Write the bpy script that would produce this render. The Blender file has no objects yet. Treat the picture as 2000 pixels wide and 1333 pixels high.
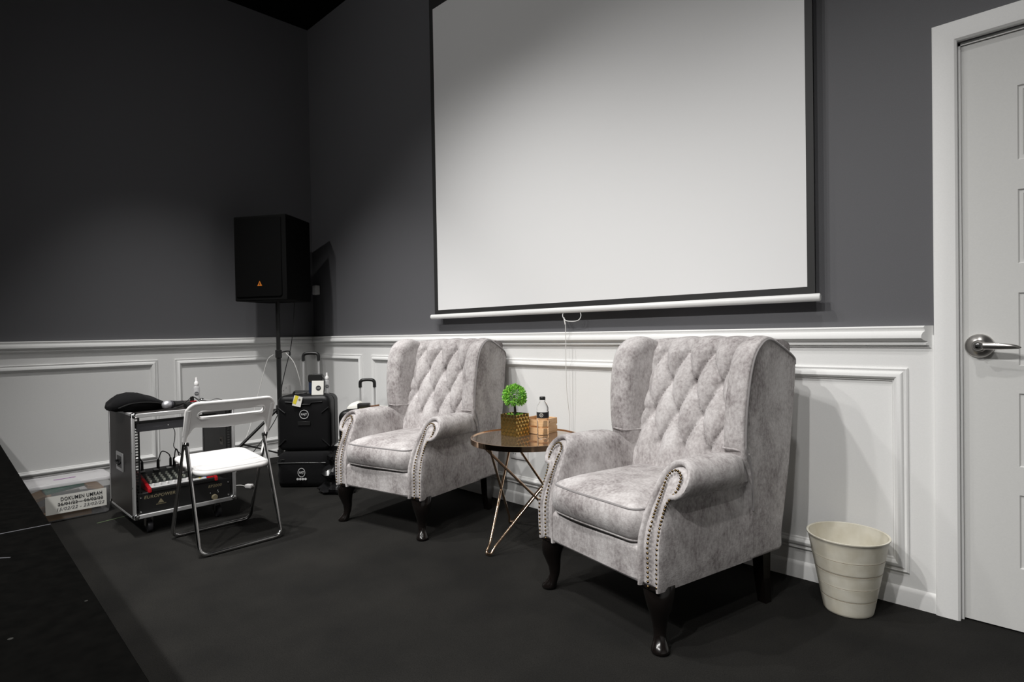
import bpy, bmesh, math, random
from mathutils import Vector, Matrix
PI = math.pi
random.seed(7)
C = bpy.context.scene.collection
sin, cos, rad = math.sin, math.cos, math.radians

# ------------------------------------------------------------------ materials
def new_mat(name):
    m = bpy.data.materials.new(name); m.use_nodes = True
    return m, m.node_tree.nodes, m.node_tree.links, m.node_tree.nodes['Principled BSDF']

def plain(name, col, rough=.5, metal=0., spec=.5, sheen=0., coat=0., trans=0., ior=1.45, alpha=1., bump=None, emis=None):
    m, n, l, p = new_mat(name)
    p.inputs['Base Color'].default_value = (*col, 1)
    p.inputs['Roughness'].default_value = rough
    p.inputs['Metallic'].default_value = metal
    p.inputs['Specular IOR Level'].default_value = spec
    p.inputs['Sheen Weight'].default_value = sheen
    p.inputs['Coat Weight'].default_value = coat
    p.inputs['Transmission Weight'].default_value = trans
    p.inputs['IOR'].default_value = ior
    p.inputs['Alpha'].default_value = alpha
    if bump:
        t = n.new('ShaderNodeTexCoord'); x = n.new('ShaderNodeTexNoise'); b = n.new('ShaderNodeBump')
        x.inputs['Scale'].default_value = bump[0]; x.inputs['Detail'].default_value = 4
        b.inputs['Strength'].default_value = bump[1]; b.inputs['Distance'].default_value = bump[2]
        l.new(t.outputs['Object'], x.inputs['Vector']); l.new(x.outputs['Fac'], b.inputs['Height'])
        l.new(b.outputs['Normal'], p.inputs['Normal'])
    return m

def ramp(n, stops):
    r = n.new('ShaderNodeValToRGB'); e = r.color_ramp.elements
    while len(e) < len(stops): e.new(.5)
    for k, (pos, c) in enumerate(stops):
        e[k].position = pos; e[k].color = (*c, 1)
    return r

def fabric_mat():
    m, n, l, p = new_mat('velvet_grey')
    t = n.new('ShaderNodeTexCoord')
    a = n.new('ShaderNodeTexNoise'); a.inputs['Scale'].default_value = 7; a.inputs['Detail'].default_value = 6; a.inputs['Roughness'].default_value = .72; a.inputs['Distortion'].default_value = .4
    mp = n.new('ShaderNodeMapping'); mp.inputs['Scale'].default_value = (1, 1, .75)
    b = n.new('ShaderNodeTexNoise'); b.inputs['Scale'].default_value = 95; b.inputs['Detail'].default_value = 3
    l.new(t.outputs['Object'], mp.inputs['Vector']); l.new(mp.outputs['Vector'], a.inputs['Vector']); l.new(mp.outputs['Vector'], b.inputs['Vector'])
    ad = n.new('ShaderNodeMath'); ad.operation = 'MULTIPLY_ADD'; ad.inputs[1].default_value = .42
    l.new(b.outputs['Fac'], ad.inputs[0]); l.new(a.outputs['Fac'], ad.inputs[2])
    r = ramp(n, [(.50, (.200, .178, .177)), (.63, (.345, .320, .317)), (.77, (.475, .450, .446)), (.92, (.58, .56, .555))])
    l.new(ad.outputs[0], r.inputs['Fac']); l.new(r.outputs['Color'], p.inputs['Base Color'])
    p.inputs['Roughness'].default_value = .8; p.inputs['Sheen Weight'].default_value = .18; p.inputs['Sheen Roughness'].default_value = .4
    p.inputs['Specular IOR Level'].default_value = .25
    c = n.new('ShaderNodeTexVoronoi'); c.inputs['Scale'].default_value = 160
    l.new(t.outputs['Object'], c.inputs['Vector'])
    bu = n.new('ShaderNodeBump'); bu.inputs['Strength'].default_value = .22; bu.inputs['Distance'].default_value = .002
    l.new(c.outputs['Distance'], bu.inputs['Height']); l.new(bu.outputs['Normal'], p.inputs['Normal'])
    return m

def carpet_mat():
    m, n, l, p = new_mat('carpet_black')
    t = n.new('ShaderNodeTexCoord')
    a = n.new('ShaderNodeTexNoise'); a.inputs['Scale'].default_value = 260; a.inputs['Detail'].default_value = 3
    b = n.new('ShaderNodeTexNoise'); b.inputs['Scale'].default_value = 3.2; b.inputs['Detail'].default_value = 6
    for x in (a, b): l.new(t.outputs['Object'], x.inputs['Vector'])
    r = ramp(n, [(.3, (.0078, .0076, .0071)), (.7, (.019, .0185, .0172))]); l.new(a.outputs['Fac'], r.inputs['Fac'])
    r2 = ramp(n, [(.35, (.75, .75, .75)), (.7, (1.2, 1.18, 1.15))]); l.new(b.outputs['Fac'], r2.inputs['Fac'])
    mx = n.new('ShaderNodeMix'); mx.data_type = 'RGBA'; mx.blend_type = 'MULTIPLY'; mx.inputs[0].default_value = 1
    l.new(r.outputs['Color'], mx.inputs[6]); l.new(r2.outputs['Color'], mx.inputs[7])
    # a few pale lint specks
    v = n.new('ShaderNodeTexVoronoi'); v.inputs['Scale'].default_value = 2.6; l.new(t.outputs['Object'], v.inputs['Vector'])
    lt = n.new('ShaderNodeMath'); lt.operation = 'LESS_THAN'; lt.inputs[1].default_value = .008; l.new(v.outputs['Distance'], lt.inputs[0])
    m2 = n.new('ShaderNodeMix'); m2.data_type = 'RGBA'; l.new(lt.outputs[0], m2.inputs[0]); l.new(mx.outputs[2], m2.inputs[6]); m2.inputs[7].default_value = (.16, .155, .14, 1)
    l.new(m2.outputs[2], p.inputs['Base Color'])
    p.inputs['Roughness'].default_value = .95; p.inputs['Specular IOR Level'].default_value = .15
    bu = n.new('ShaderNodeBump'); bu.inputs['Strength'].default_value = .5; bu.inputs['Distance'].default_value = .004
    l.new(a.outputs['Fac'], bu.inputs['Height']); l.new(bu.outputs['Normal'], p.inputs['Normal'])
    return m

def paint_mat(name, col, scale=420, var=.06):
    m, n, l, p = new_mat(name)
    t = n.new('ShaderNodeTexCoord'); a = n.new('ShaderNodeTexNoise'); a.inputs['Scale'].default_value = scale; a.inputs['Detail'].default_value = 2
    l.new(t.outputs['Object'], a.inputs['Vector'])
    r = ramp(n, [(.3, tuple(c*(1-var) for c in col)), (.7, tuple(min(1, c*(1+var)) for c in col))])
    l.new(a.outputs['Fac'], r.inputs['Fac']); l.new(r.outputs['Color'], p.inputs['Base Color'])
    p.inputs['Roughness'].default_value = .62; p.inputs['Specular IOR Level'].default_value = .3
    bu = n.new('ShaderNodeBump'); bu.inputs['Strength'].default_value = .12; bu.inputs['Distance'].default_value = .001
    l.new(a.outputs['Fac'], bu.inputs['Height']); l.new(bu.outputs['Normal'], p.inputs['Normal'])
    return m

def stage_mat():
    m, n, l, p = new_mat('stage_black')
    t = n.new('ShaderNodeTexCoord')
    v = n.new('ShaderNodeTexVoronoi'); v.inputs['Scale'].default_value = 9; l.new(t.outputs['Object'], v.inputs['Vector'])
    lt = n.new('ShaderNodeMath'); lt.operation = 'LESS_THAN'; lt.inputs[1].default_value = .035; l.new(v.outputs['Distance'], lt.inputs[0])
    a = n.new('ShaderNodeTexNoise'); a.inputs['Scale'].default_value = 30; a.inputs['Detail'].default_value = 5; l.new(t.outputs['Object'], a.inputs['Vector'])
    r = ramp(n, [(.3, (.0017, .0017, .0016)), (.75, (.0034, .0033, .003))]); l.new(a.outputs['Fac'], r.inputs['Fac'])
    m2 = n.new('ShaderNodeMix'); m2.data_type = 'RGBA'; l.new(lt.outputs[0], m2.inputs[0]); l.new(r.outputs['Color'], m2.inputs[6]); m2.inputs[7].default_value = (.03, .03, .028, 1)
    l.new(m2.outputs[2], p.inputs['Base Color']); p.inputs['Roughness'].default_value = 1; p.inputs['Specular IOR Level'].default_value = .02
    return m

def wood_mat():
    m, n, l, p = new_mat('pine_wood')
    t = n.new('ShaderNodeTexCoord'); mp = n.new('ShaderNodeMapping'); mp.inputs['Scale'].default_value = (3, 3, 30)
    a = n.new('ShaderNodeTexNoise'); a.inputs['Scale'].default_value = 6; a.inputs['Detail'].default_value = 4
    l.new(t.outputs['Object'], mp.inputs['Vector']); l.new(mp.outputs['Vector'], a.inputs['Vector'])
    r = ramp(n, [(.3, (.62, .36, .17)), (.7, (.80, .54, .31))]); l.new(a.outputs['Fac'], r.inputs['Fac']); l.new(r.outputs['Color'], p.inputs['Base Color'])
    p.inputs['Roughness'].default_value = .5
    return m

def bin_mat():
    m, n, l, p = new_mat('cream_plastic')
    t = n.new('ShaderNodeTexCoord'); a = n.new('ShaderNodeTexNoise'); a.inputs['Scale'].default_value = 14; a.inputs['Detail'].default_value = 6
    l.new(t.outputs['Object'], a.inputs['Vector'])
    r = ramp(n, [(.35, (.64, .60, .49)), (.62, (.76, .73, .63))]); l.new(a.outputs['Fac'], r.inputs['Fac']); l.new(r.outputs['Color'], p.inputs['Base Color'])
    p.inputs['Roughness'].default_value = .38
    return m

def leaf_mat():
    m, n, l, p = new_mat('leaf_green')
    g = n.new('ShaderNodeNewGeometry'); r = ramp(n, [(0, (.08, .30, .02)), (.5, (.20, .55, .05)), (1, (.45, .78, .14))])
    l.new(g.outputs['Random Per Island'], r.inputs['Fac']); l.new(r.outputs['Color'], p.inputs['Base Color'])
    p.inputs['Roughness'].default_value = .45
    return m

M = dict(
    wall=paint_mat('wall_grey_paint', (.118, .118, .126)), white=paint_mat('white_paint', (.80, .80, .79), 200, .015),
    door=paint_mat('door_white', (.66, .66, .645), 200, .015), ceil=plain('ceiling_black', (.004, .004, .004), .95, spec=.1),
    carpet=carpet_mat(), fabric=fabric_mat(), pipe=plain('piping_grey', (.25, .235, .235), .7, sheen=.3),
    dark=plain('dark_lining', (.03, .028, .028), .9), legw=plain('espresso_wood', (.006, .0045, .004), .22, coat=.3),
    nail=plain('antique_brass', (.17, .12, .06), .3, 1.), gold=plain('rose_gold', (.86, .62, .44), .13, 1.),
    smoke=plain('smoked_mirror', (.50, .41, .33), .03, .9), screen=plain('screen_fabric', (.80, .80, .80), .9, spec=.1),
    sblack=plain('screen_border', (.022, .022, .022), .6), wplast=plain('white_plastic', (.82, .81, .80), .32),
    wmetal=plain('white_metal', (.82, .82, .81), .35), chrome=plain('chrome', (.72, .72, .72), .12, 1.), steel=plain('brushed_steel', (.62, .60, .58), .28, 1.),
    black=plain('black_plastic', (.012, .012, .012), .42), shell=plain('black_shell', (.006, .006, .0065), .42, spec=.35, bump=(220, .3, .001)),
    cloth=plain('black_cloth', (.0045, .0045, .005), .9, spec=.15, sheen=.03, bump=(60, .4, .004)), spk=plain('speaker_black', (.003, .003, .003), .8, spec=.12, bump=(300, .5, .001)),
    grille=plain('speaker_grille', (.0022, .0022, .0022), .8, spec=.1, bump=(700, .8, .001)), orange=plain('orange_mark', (.55, .16, .015), .5),
    alu=plain('aluminium', (.50, .50, .50), .42, .45), rackp=plain('rack_panel', (.022, .019, .018), .45, bump=(150, .3, .0006)),
    red=plain('mixer_red', (.42, .012, .018), .3), mixd=plain('mixer_dark', (.03, .034, .032), .5), mixl=plain('mixer_light', (.55, .55, .55), .45),
    knob=plain('knob_grey', (.36, .38, .33), .4), yel=plain('yellow', (.75, .62, .05), .4), blu=plain('blue', (.10, .28, .65), .4),
    paper=plain('paper_white', (.74, .73, .68), .7), ink=plain('ink_black', (.015, .015, .018), .7), inkg=plain('ink_grey', (.10, .10, .11), .7),
    silver=plain('silver_print', (.55, .55, .55), .4), brass=plain('brass_print', (.22, .19, .12), .5),
    cream=bin_mat(), groove=plain('groove_brown', (.30, .26, .20), .7), leaf=leaf_mat(), bark=plain('bark', (.025, .02, .015), .9),
    potg=plain('pot_gold', (.52, .37, .13), .26, 1.), wood=wood_mat(), cork=plain('hole_dark', (.12, .05, .02), .8),
    clear=plain('clear_pet', (1, 1, 1), .02, trans=1., ior=1.12), frost=plain('cloudy_bottle', (.72, .72, .73), .15, alpha=.42), water=plain('water', (1, 1, 1), .0, trans=1., ior=1.15),
    boxp=plain('cloudy_plastic', (.80, .80, .82), .25, trans=.0, alpha=.16), lidp=plain('cloudy_lid', (.62, .61, .62), .3, alpha=.6),
    tan=plain('envelope_tan', (.48, .31, .17), .7), green=plain('folder_green', (.02, .20, .12), .5), purple=plain('purple_latch', (.22, .03, .26), .4),
    navy=plain('navy', (.02, .025, .05), .6), cwhite=plain('cable_white', (.75, .74, .72), .4), tape=plain('tape_green', (.10, .15, .07), .6),
    bagp=plain('black_bag_film', (.006, .006, .0065), .24, spec=.35), skin=plain('silver_mesh', (.55, .55, .58), .45, .8), stage=stage_mat(),
    dgrey=plain('dark_grey', (.035, .035, .04), .45), glassd=plain('dark_screen', (.02, .03, .06), .1),
)

# ------------------------------------------------------------------ mesh builder
class G:
    def __init__(s): s.v = []; s.f = []
    def add(s, vs, fs):
        o = len(s.v); s.v += [tuple(v) for v in vs]; s.f += [[i+o for i in f] for f in fs]; return s
    def box(s, c, d, bev=0., seg=2, rot=None):
        b = bmesh.new(); bmesh.ops.create_cube(b, size=1)
        for v in b.verts: v.co = Vector((v.co.x*d[0], v.co.y*d[1], v.co.z*d[2]))
        if bev: bmesh.ops.bevel(b, geom=list(b.edges), offset=bev, segments=seg, affect='EDGES', profile=.5)
        b.verts.index_update()
        m = Matrix.Translation(c) @ (rot.to_4x4() if rot else Matrix())
        s.add([m @ v.co for v in b.verts], [[v.index for v in f.verts] for f in b.faces]); b.free(); return s
    def tube(s, path, r, n=10, closed=False, caps=True):
        P = [Vector(p) for p in path]; N = len(P); R = r if isinstance(r, (list, tuple)) else [r]*N
        T = []
        for i in range(N):
            a = P[(i-1) % N] if (closed or i) else P[0]; b = P[(i+1) % N] if (closed or i < N-1) else P[-1]
            T.append((b-a).normalized())
        u = T[0].orthogonal().normalized(); vs = []
        for i in range(N):
            u = (u - T[i]*u.dot(T[i])); u = u.normalized() if u.length > 1e-8 else T[i].orthogonal().normalized()
            w = T[i].cross(u)
            for k in range(n):
                t = 2*PI*k/n; vs.append(P[i] + (u*cos(t)+w*sin(t))*R[i])
        fs = []
        for i in range(N if closed else N-1):
            j = (i+1) % N
            for k in range(n): fs.append([i*n+k, i*n+(k+1) % n, j*n+(k+1) % n, j*n+k])
        if caps and not closed: fs += [list(range(n))[::-1], [(N-1)*n+k for k in range(n)]]
        return s.add(vs, fs)
    def lathe(s, prof, n=32, c=(0, 0, 0), sx=1., sy=1., cap=(True, True)):
        vs = []; fs = []; m = len(prof)
        for (r, z) in prof:
            for k in range(n): t = 2*PI*k/n; vs.append((c[0]+r*cos(t)*sx, c[1]+r*sin(t)*sy, c[2]+z))
        for i in range(m-1):
            for k in range(n): fs.append([i*n+k, i*n+(k+1) % n, (i+1)*n+(k+1) % n, (i+1)*n+k])
        if cap[0]: fs.append(list(range(n))[::-1])
        if cap[1]: fs.append([(m-1)*n+k for k in range(n)])
        return s.add(vs, fs)
    def rings(s, rings, cap0=True, cap1=True):
        n = len(rings[0]); vs = [p for r in rings for p in r]; fs = []
        for i in range(len(rings)-1):
            for k in range(n): fs.append([i*n+k, i*n+(k+1) % n, (i+1)*n+(k+1) % n, (i+1)*n+k])
        if cap0: fs.append(list(range(n))[::-1])
        if cap1: fs.append([(len(rings)-1)*n+k for k in range(n)])
        return s.add(vs, fs)
    def pillow(s, outline, prof, mp):
        """outline: closed 2D ccw polygon; prof: list of (inset, h) or ('s', scale, h); mp(a,b,h)->3D"""
        n = len(outline); cx = sum(p[0] for p in outline)/n; cy = sum(p[1] for p in outline)/n; nm = []
        for i in range(n):
            a, b, c = outline[i-1], outline[i], outline[(i+1) % n]
            e1 = Vector((b[0]-a[0], b[1]-a[1])).normalized(); e2 = Vector((c[0]-b[0], c[1]-b[1])).normalized()
            t = Vector((-e1.y-e2.y, e1.x+e2.x)); t = t.normalized() if t.length > 1e-6 else Vector((-e1.y, e1.x)); nm.append(t)
        R = []; last = outline
        for q in prof:
            if q[0] == 's': pts = [(cx+(p[0]-cx)*q[1], cy+(p[1]-cy)*q[1]) for p in outline]; h = q[2]
            else: pts = [(p[0]+nm[i].x*q[0], p[1]+nm[i].y*q[0]) for i, p in enumerate(outline)]; h = q[1]
            R.append([mp(a, b, h) for a, b in pts])
        return s.rings(R)
    def sweep(s, path, prof, closed=True):
        """mitred sweep in a plane: path = list of 3D corner points with (inward/out axes) given by prof callback"""
        R = [[f for f in prof(i)] for i in range(len(path))]
        n = len(R[0]); vs = [p for r in R for p in r]; fs = []
        L = len(R)
        for i in range(L if closed else L-1):
            j = (i+1) % L
            for k in range(n-1): fs.append([i*n+k, i*n+k+1, j*n+k+1, j*n+k])
        return s.add(vs, fs)
    def xf(s, m):
        s.v = [tuple(m @ Vector(v)) for v in s.v]; return s

def obj(name, g, mat, parent=None, ang=40, flat=False):
    me = bpy.data.meshes.new(name); me.from_pydata(g.v, [], g.f); me.validate()
    b = bmesh.new(); b.from_mesh(me); bmesh.ops.recalc_face_normals(b, faces=b.faces); b.to_mesh(me); b.free()
    if not flat:
        me.polygons.foreach_set('use_smooth', [True]*len(me.polygons)); me.set_sharp_from_angle(angle=rad(ang))
    mats = mat if isinstance(mat, (list, tuple)) else [mat]
    for m in mats: me.materials.append(m if not isinstance(m, str) else M[m])
    o = bpy.data.objects.new(name, me); C.objects.link(o)
    if parent: o.parent = parent
    return o

def tag(o, label, cat, group=None):
    o['label'] = label; o['category'] = cat
    if group: o['group'] = group
    return o
def thing(name, label, cat, loc=(0, 0, 0), rotz=0., group=None):
    o = bpy.data.objects.new(name, None); o.empty_display_size = .1; C.objects.link(o); o.location = loc; o.rotation_euler = (0, 0, rotz)
    return tag(o, label, cat, group)
def struct(name, g, mat, parent=None, ang=40):
    o = obj(name, g, mat, parent, ang)
    o['kind'] = 'structure'; return o
def copy_tree(o, parent=None):
    c = o.copy(); C.objects.link(c)
    if parent: c.parent = parent
    for ch in list(o.children): copy_tree(ch, c)
    return c

def arc(c, r, a0, a1, n): return [(c[0]+r*cos(rad(a0+(a1-a0)*k/n)), c[1]+r*sin(rad(a0+(a1-a0)*k/n))) for k in range(n+1)]
def rrect(x0, y0, x1, y1, r, n=6):
    return arc((x1-r, y0+r), r, -90, 0, n)+arc((x1-r, y1-r), r, 0, 90, n)+arc((x0+r, y1-r), r, 90, 180, n)+arc((x0+r, y0+r), r, 180, 270, n)
def fillet(P, r, n=6, closed=False):
    P = [Vector(p) for p in P]; out = []; N = len(P)
    for i in range(N):
        if not closed and i in (0, N-1): out.append(P[i]); continue
        a, b, c = P[i-1], P[i], P[(i+1) % N]
        d1 = (a-b); d2 = (c-b); rr = min(r, d1.length*.45, d2.length*.45)
        p1 = b+d1.normalized()*rr; p2 = b+d2.normalized()*rr
        for k in range(n+1):
            t = k/n; out.append(p1*(1-t)**2 + b*2*t*(1-t) + p2*t*t)
    return out
def catmull(P, n=8, closed=False):
    P = [Vector(p) for p in P]; N = len(P); out = []
    for i in range(N if closed else N-1):
        p0 = P[i-1] if (i or closed) else P[0]*2-P[1]; p1 = P[i]; p2 = P[(i+1) % N]
        p3 = P[(i+2) % N] if (closed or i+2 < N) else P[-1]*2-P[-2]
        for k in range(n):
            t = k/n; out.append(.5*((2*p1)+(p2-p0)*t+(2*p0-5*p1+4*p2-p3)*t*t+(3*p1-p0-3*p2+p3)*t**3))
    if not closed: out.append(P[-1])
    return out
def text_g(s, size, width=None, bold=.0, depth=.0006, shear=0.):
    """text mesh centred at origin in the XY plane"""
    cu = bpy.data.curves.new('lettering', 'FONT'); cu.body = s; cu.size = size; cu.align_x = 'CENTER'; cu.align_y = 'CENTER'
    cu.extrude = depth; cu.offset = bold; cu.shear = shear; cu.resolution_u = 3; cu.space_character = 1.12 if bold > 0 else 1.05
    o = bpy.data.objects.new('lettering', cu); C.objects.link(o)
    bpy.context.view_layer.update(); d = bpy.context.evaluated_depsgraph_get()
    me = bpy.data.meshes.new_from_object(o.evaluated_get(d))
    g = G(); g.add([v.co.copy() for v in me.vertices], [list(p.vertices) for p in me.polygons])
    bpy.data.objects.remove(o); bpy.data.curves.remove(cu); bpy.data.meshes.remove(me)
    xs = [v[0] for v in g.v]
    if width and xs:
        k = width/(max(xs)-min(xs)); m = (max(xs)+min(xs))/2
        g.v = [((v[0]-m)*k, v[1], v[2]) for v in g.v]
    return g
def frame_m(o, x, y):
    """matrix: local X->x, local Y->y, Z->x cross y at origin o"""
    x = Vector(x).normalized(); y = Vector(y).normalized(); z = x.cross(y)
    return Matrix(((x.x, y.x, z.x, o[0]), (x.y, y.y, z.y, o[1]), (x.z, y.z, z.z, o[2]), (0, 0, 0, 1)))
def ring_logo(R, w, size, m, txt='HAJT', tw=None):
    g = G(); n = 40; vs = []; fs = []
    for k in range(n):
        t = 2*PI*k/n
        for r, z in ((R-w, 0), (R-w, .0012), (R, .0012), (R, 0)): vs.append((r*cos(t), r*sin(t), z))
    for k in range(n):
        j = (k+1) % n
        for q in range(4): fs.append([k*4+q, k*4+(q+1) % 4, j*4+(q+1) % 4, j*4+q])
    g.add(vs, fs); t = text_g(txt, size, tw or R*1.25, bold=size*.02); g.add(t.v, t.f); return g.xf(m)

# ------------------------------------------------------------------ camera
YAW, PITCH, ROLL, FPX = -.77210, -.0135, -.0176, 1142.14
fw = Vector((sin(YAW)*cos(PITCH), cos(YAW)*cos(PITCH), sin(PITCH))); rt = Vector((cos(YAW), -sin(YAW), 0)); up = rt.cross(fw)
r2 = rt*cos(ROLL)+up*sin(ROLL); u2 = -rt*sin(ROLL)+up*cos(ROLL)
cd = bpy.data.cameras.new('camera'); cam = bpy.data.objects.new('camera', cd); C.objects.link(cam)
cd.sensor_fit = 'HORIZONTAL'; cd.sensor_width = 36; cd.lens = 36*FPX/2000; cd.clip_start = .02
cam.matrix_world = Matrix(((r2.x, u2.x, -fw.x, 0), (r2.y, u2.y, -fw.y, 0), (r2.z, u2.z, -fw.z, 1.075), (0, 0, 0, 1)))
bpy.context.scene.camera = cam

# ------------------------------------------------------------------ room
XL, YB, XR, YF, ZC = -5.195, 2.655, 2.2, -4.6, 3.95
struct('floor', G().box(((XL+XR)/2, (YB+YF)/2, -.05), (XR-XL+.4, YB-YF+.4, .1)), 'carpet')
struct('ceiling', G().box(((XL+XR)/2, (YB+YF)/2, ZC+.05), (XR-XL+.4, YB-YF+.4, .1)), 'ceil')
DX0, DX1, DZ = -.317, .583, 2.092          # door opening
g = G(); g.box(((XL-.2+DX0)/2, YB+.1, ZC/2), (DX0-XL+.2, .2, ZC)); g.box(((DX1+XR+.2)/2, YB+.1, ZC/2), (XR+.2-DX1, .2, ZC))
g.box(((DX0+DX1)/2, YB+.1, (DZ+ZC)/2), (DX1-DX0, .2, ZC-DZ)); struct('wall_back', g, 'wall')
struct('wall_left', G().box((XL-.1, (YB+YF)/2, ZC/2), (.2, YB-YF, ZC)), 'wall')
struct('wall_right', G().box((XR+.1, (YB+YF)/2, ZC/2), (.2, YB-YF, ZC)), 'white')
struct('wall_front', G().box(((XL+XR)/2, YF-.1, ZC/2), (XR-XL+.4, .2, ZC)), 'white')

def bwm(a, b, h): return (a, YB-h, b)          # a along x, b height, h out of the back wall
def lwm(a, b, h): return (XL+h, a, b)
TR = [0]
def trim(g, mat='white', name=None):
    TR[0] += 1; return struct(name or 'trim_%d' % TR[0], g, mat, ang=35)
# white lower walls
CX0 = -.390
trim(G().box(((XL+CX0)/2, YB-.003, .52), (CX0-XL, .006, 1.04)))
trim(G().box((XL+.003, (YB+YF)/2, .52), (.006, YB-YF, 1.04)))
RAIL = [(1.076, 0), (1.076, .030), (1.070, .034), (1.062, .030), (1.056, .030), (1.050, .037), (1.040, .042), (1.030, .042), (1.022, .034), (1.017, .020), (1.014, .020), (1.011, .026), (1.005, .026), (1.001, .015), (.994, .012), (.990, .0)]
def rail(mp, a0, a1, m0=0, m1=0):
    g = G(); r0 = [mp(a0+h*m0, z, h) for z, h in RAIL]; r1 = [mp(a1-h*m1, z, h) for z, h in RAIL]
    n = len(RAIL); g.add(r0+r1, [[i, i+1, n+i+1, n+i] for i in range(n-1)])
    e1 = [mp(a1, z, 0) for z, h in RAIL]
    if m1: g.add(r1+e1, [[i, i+1, n+i+1, n+i] for i in range(n-1)])
    return g
trim(rail(bwm, XL, CX0-.004, 0, .75)); trim(rail(lwm, YF, YB))
BB = [(.072, 0), (.072, .006), (.066, .013), (.056, .015), (0, .016), (0, 0)]
def base(mp, a0, a1):
    n = len(BB); return G().add([mp(a, z, h) for a in (a0, a1) for z, h in BB], [[i, i+1, n+i+1, n+i] for i in range(n-1)]+[list(range(n)), list(range(n, 2*n))])
struct('baseboard_back', base(bwm, XL, CX0), 'white'); struct('baseboard_left', base(lwm, YF, YB), 'white')
MO = [(0, .006), (.0, .012), (.005, .015), (.010, .012), (.014, .012), (.018, .017), (.026, .023), (.034, .026), (.041, .022), (.045, .014), (.049, .013), (.053, .006)]
def panel(mp, a0, a1, z0=.127, z1=.915):
    cs = [(a0, z0, 1, 1), (a1, z0, -1, 1), (a1, z1, -1, -1), (a0, z1, 1, -1)]
    g = G(); g.sweep(cs, lambda i: [mp(cs[i][0]+cs[i][2]*w, cs[i][1]+cs[i][3]*w, h) for w, h in MO]); return trim(g)
for a0, a1 in ((-5.09, -4.342), (-4.20, -2.95), (-2.81, -1.75), (-1.61, -.474)): panel(bwm, a0, a1)
for a0, a1 in ((-2.35, -1.2), (-1.06, .09), (.20, 1.342), (1.461, 2.56)): panel(lwm, a0, a1)
# door casing (mitred), jamb and door
CW = .073
g = G(); CP = [(0, 0), (0, .020), (.006, .024), (.066, .024), (.073, .018), (.073, 0)]
cs = [(DX0-CW, 0, 1, 0), (DX0-CW, DZ+CW+.003, 1, -1), (DX1+CW, DZ+CW+.003, -1, -1), (DX1+CW, 0, -1, 0)]
g.sweep(cs, lambda i: [bwm(cs[i][0]+cs[i][2]*w, cs[i][1]+cs[i][3]*w, h) for w, h in CP], closed=False); trim(g)
g = G(); g.box((DX0+.002, YB+.09, DZ/2), (.012, .17, DZ)); g.box((DX1-.002, YB+.09, DZ/2), (.012, .17, DZ)); g.box(((DX0+DX1)/2, YB+.09, DZ-.004), (DX1-DX0, .17, .012)); trim(g)
g = G(); y0 = YB+.012; d0, d1 = DX0+.009, DX1-.009
PX0, PX1 = -.155, .421; pz = [(.225, .481), (.580, .835), (.931, 1.184), (1.285, 1.540), (1.641, 1.896)]
zs = [.006]+[z for p in pz for z in p]+[DZ-.012]
def dq(x0, x1, z0, z1, y=y0): g.add([(x0, y, z0), (x1, y, z0), (x1, y, z1), (x0, y, z1)], [[0, 1, 2, 3]])
dq(d0, PX0, zs[0], zs[-1]); dq(PX1, d1, zs[0], zs[-1])
for k in range(0, len(zs)-1, 2): dq(PX0, PX1, zs[k], zs[k+1])
for z0, z1 in pz:
    DP = [(0, 0), (.004, .005), (.014, .005), (.022, .012), (.030, .013), (.040, .004), (.046, .003)]
    cs2 = [(PX0, z0, 1, 1), (PX1, z0, -1, 1), (PX1, z1, -1, -1), (PX0, z1, 1, -1)]
    g.sweep(cs2, lambda i: [(cs2[i][0]+cs2[i][2]*w, y0+h, cs2[i][1]+cs2[i][3]*w) for w, h in DP]); dq(PX0+.046, PX1-.046, z0+.046, z1-.046, y0+.003)
for (xa, xb, ya, yb, za, zb) in ((d0, d0, y0, y0+.04, zs[0], zs[-1]), (d1, d1, y0, y0+.04, zs[0], zs[-1])):
    g.add([(xa, ya, za), (xa, yb, za), (xa, yb, zb), (xa, ya, zb)], [[0, 1, 2, 3]])
g.add([(d0, y0+.04, .006), (d1, y0+.04, .006), (d1, y0+.04, DZ-.012), (d0, y0+.04, DZ-.012)], [[0, 1, 2, 3]])
for z in (.006, DZ-.012): g.add([(d0, y0, z), (d1, y0, z), (d1, y0+.04, z), (d0, y0+.04, z)], [[0, 1, 2, 3]])
door = struct('door_1', g, 'door', ang=25)
hx, hz = -.2605, 1.000
g = G(); g.lathe([(.043, 0), (.043, .004), (.040, .009), (.022, .020), (.0195, .034)], 40); g.xf(frame_m((hx, y0, hz), (1, 0, 0), (0, 0, 1)))
hr = obj('door_handle', g, 'steel', door); hr['label'] = 'brushed steel lever handle'
g = G(); P = [(hx-.004, y0-.044, hz), (hx+.02, y0-.050, hz+.001), (hx+.06, y0-.053, hz), (hx+.09, y0-.052, hz-.001), (hx+.108, y0-.050, hz-.003), (hx+.115, y0-.048, hz-.004)]
rr = [(.013, .008), (.0125, .008), (.0115, .007), (.0095, .006), (.006, .004), (.002, .002)]
g.rings([[(p[0], p[1]+b*cos(2*PI*k/14), p[2]+a*sin(2*PI*k/14)) for k in range(14)] for p, (a, b) in zip(P, rr)])
g2 = G(); g2.lathe([(.016, .03), (.016, .054), (.0145, .056)], 28); g2.xf(frame_m((hx, y0, hz), (1, 0, 0), (0, 0, 1))); g.add(g2.v, g2.f); obj('lever', g, 'steel', hr)
g = G().lathe([(.0085, .0562), (.0085, .0580), (.007, .0585)], 20); g.xf(frame_m((hx, y0, hz), (1, 0, 0), (0, 0, 1))); kc = obj('lock_cylinder', g, 'chrome', hr)

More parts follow.
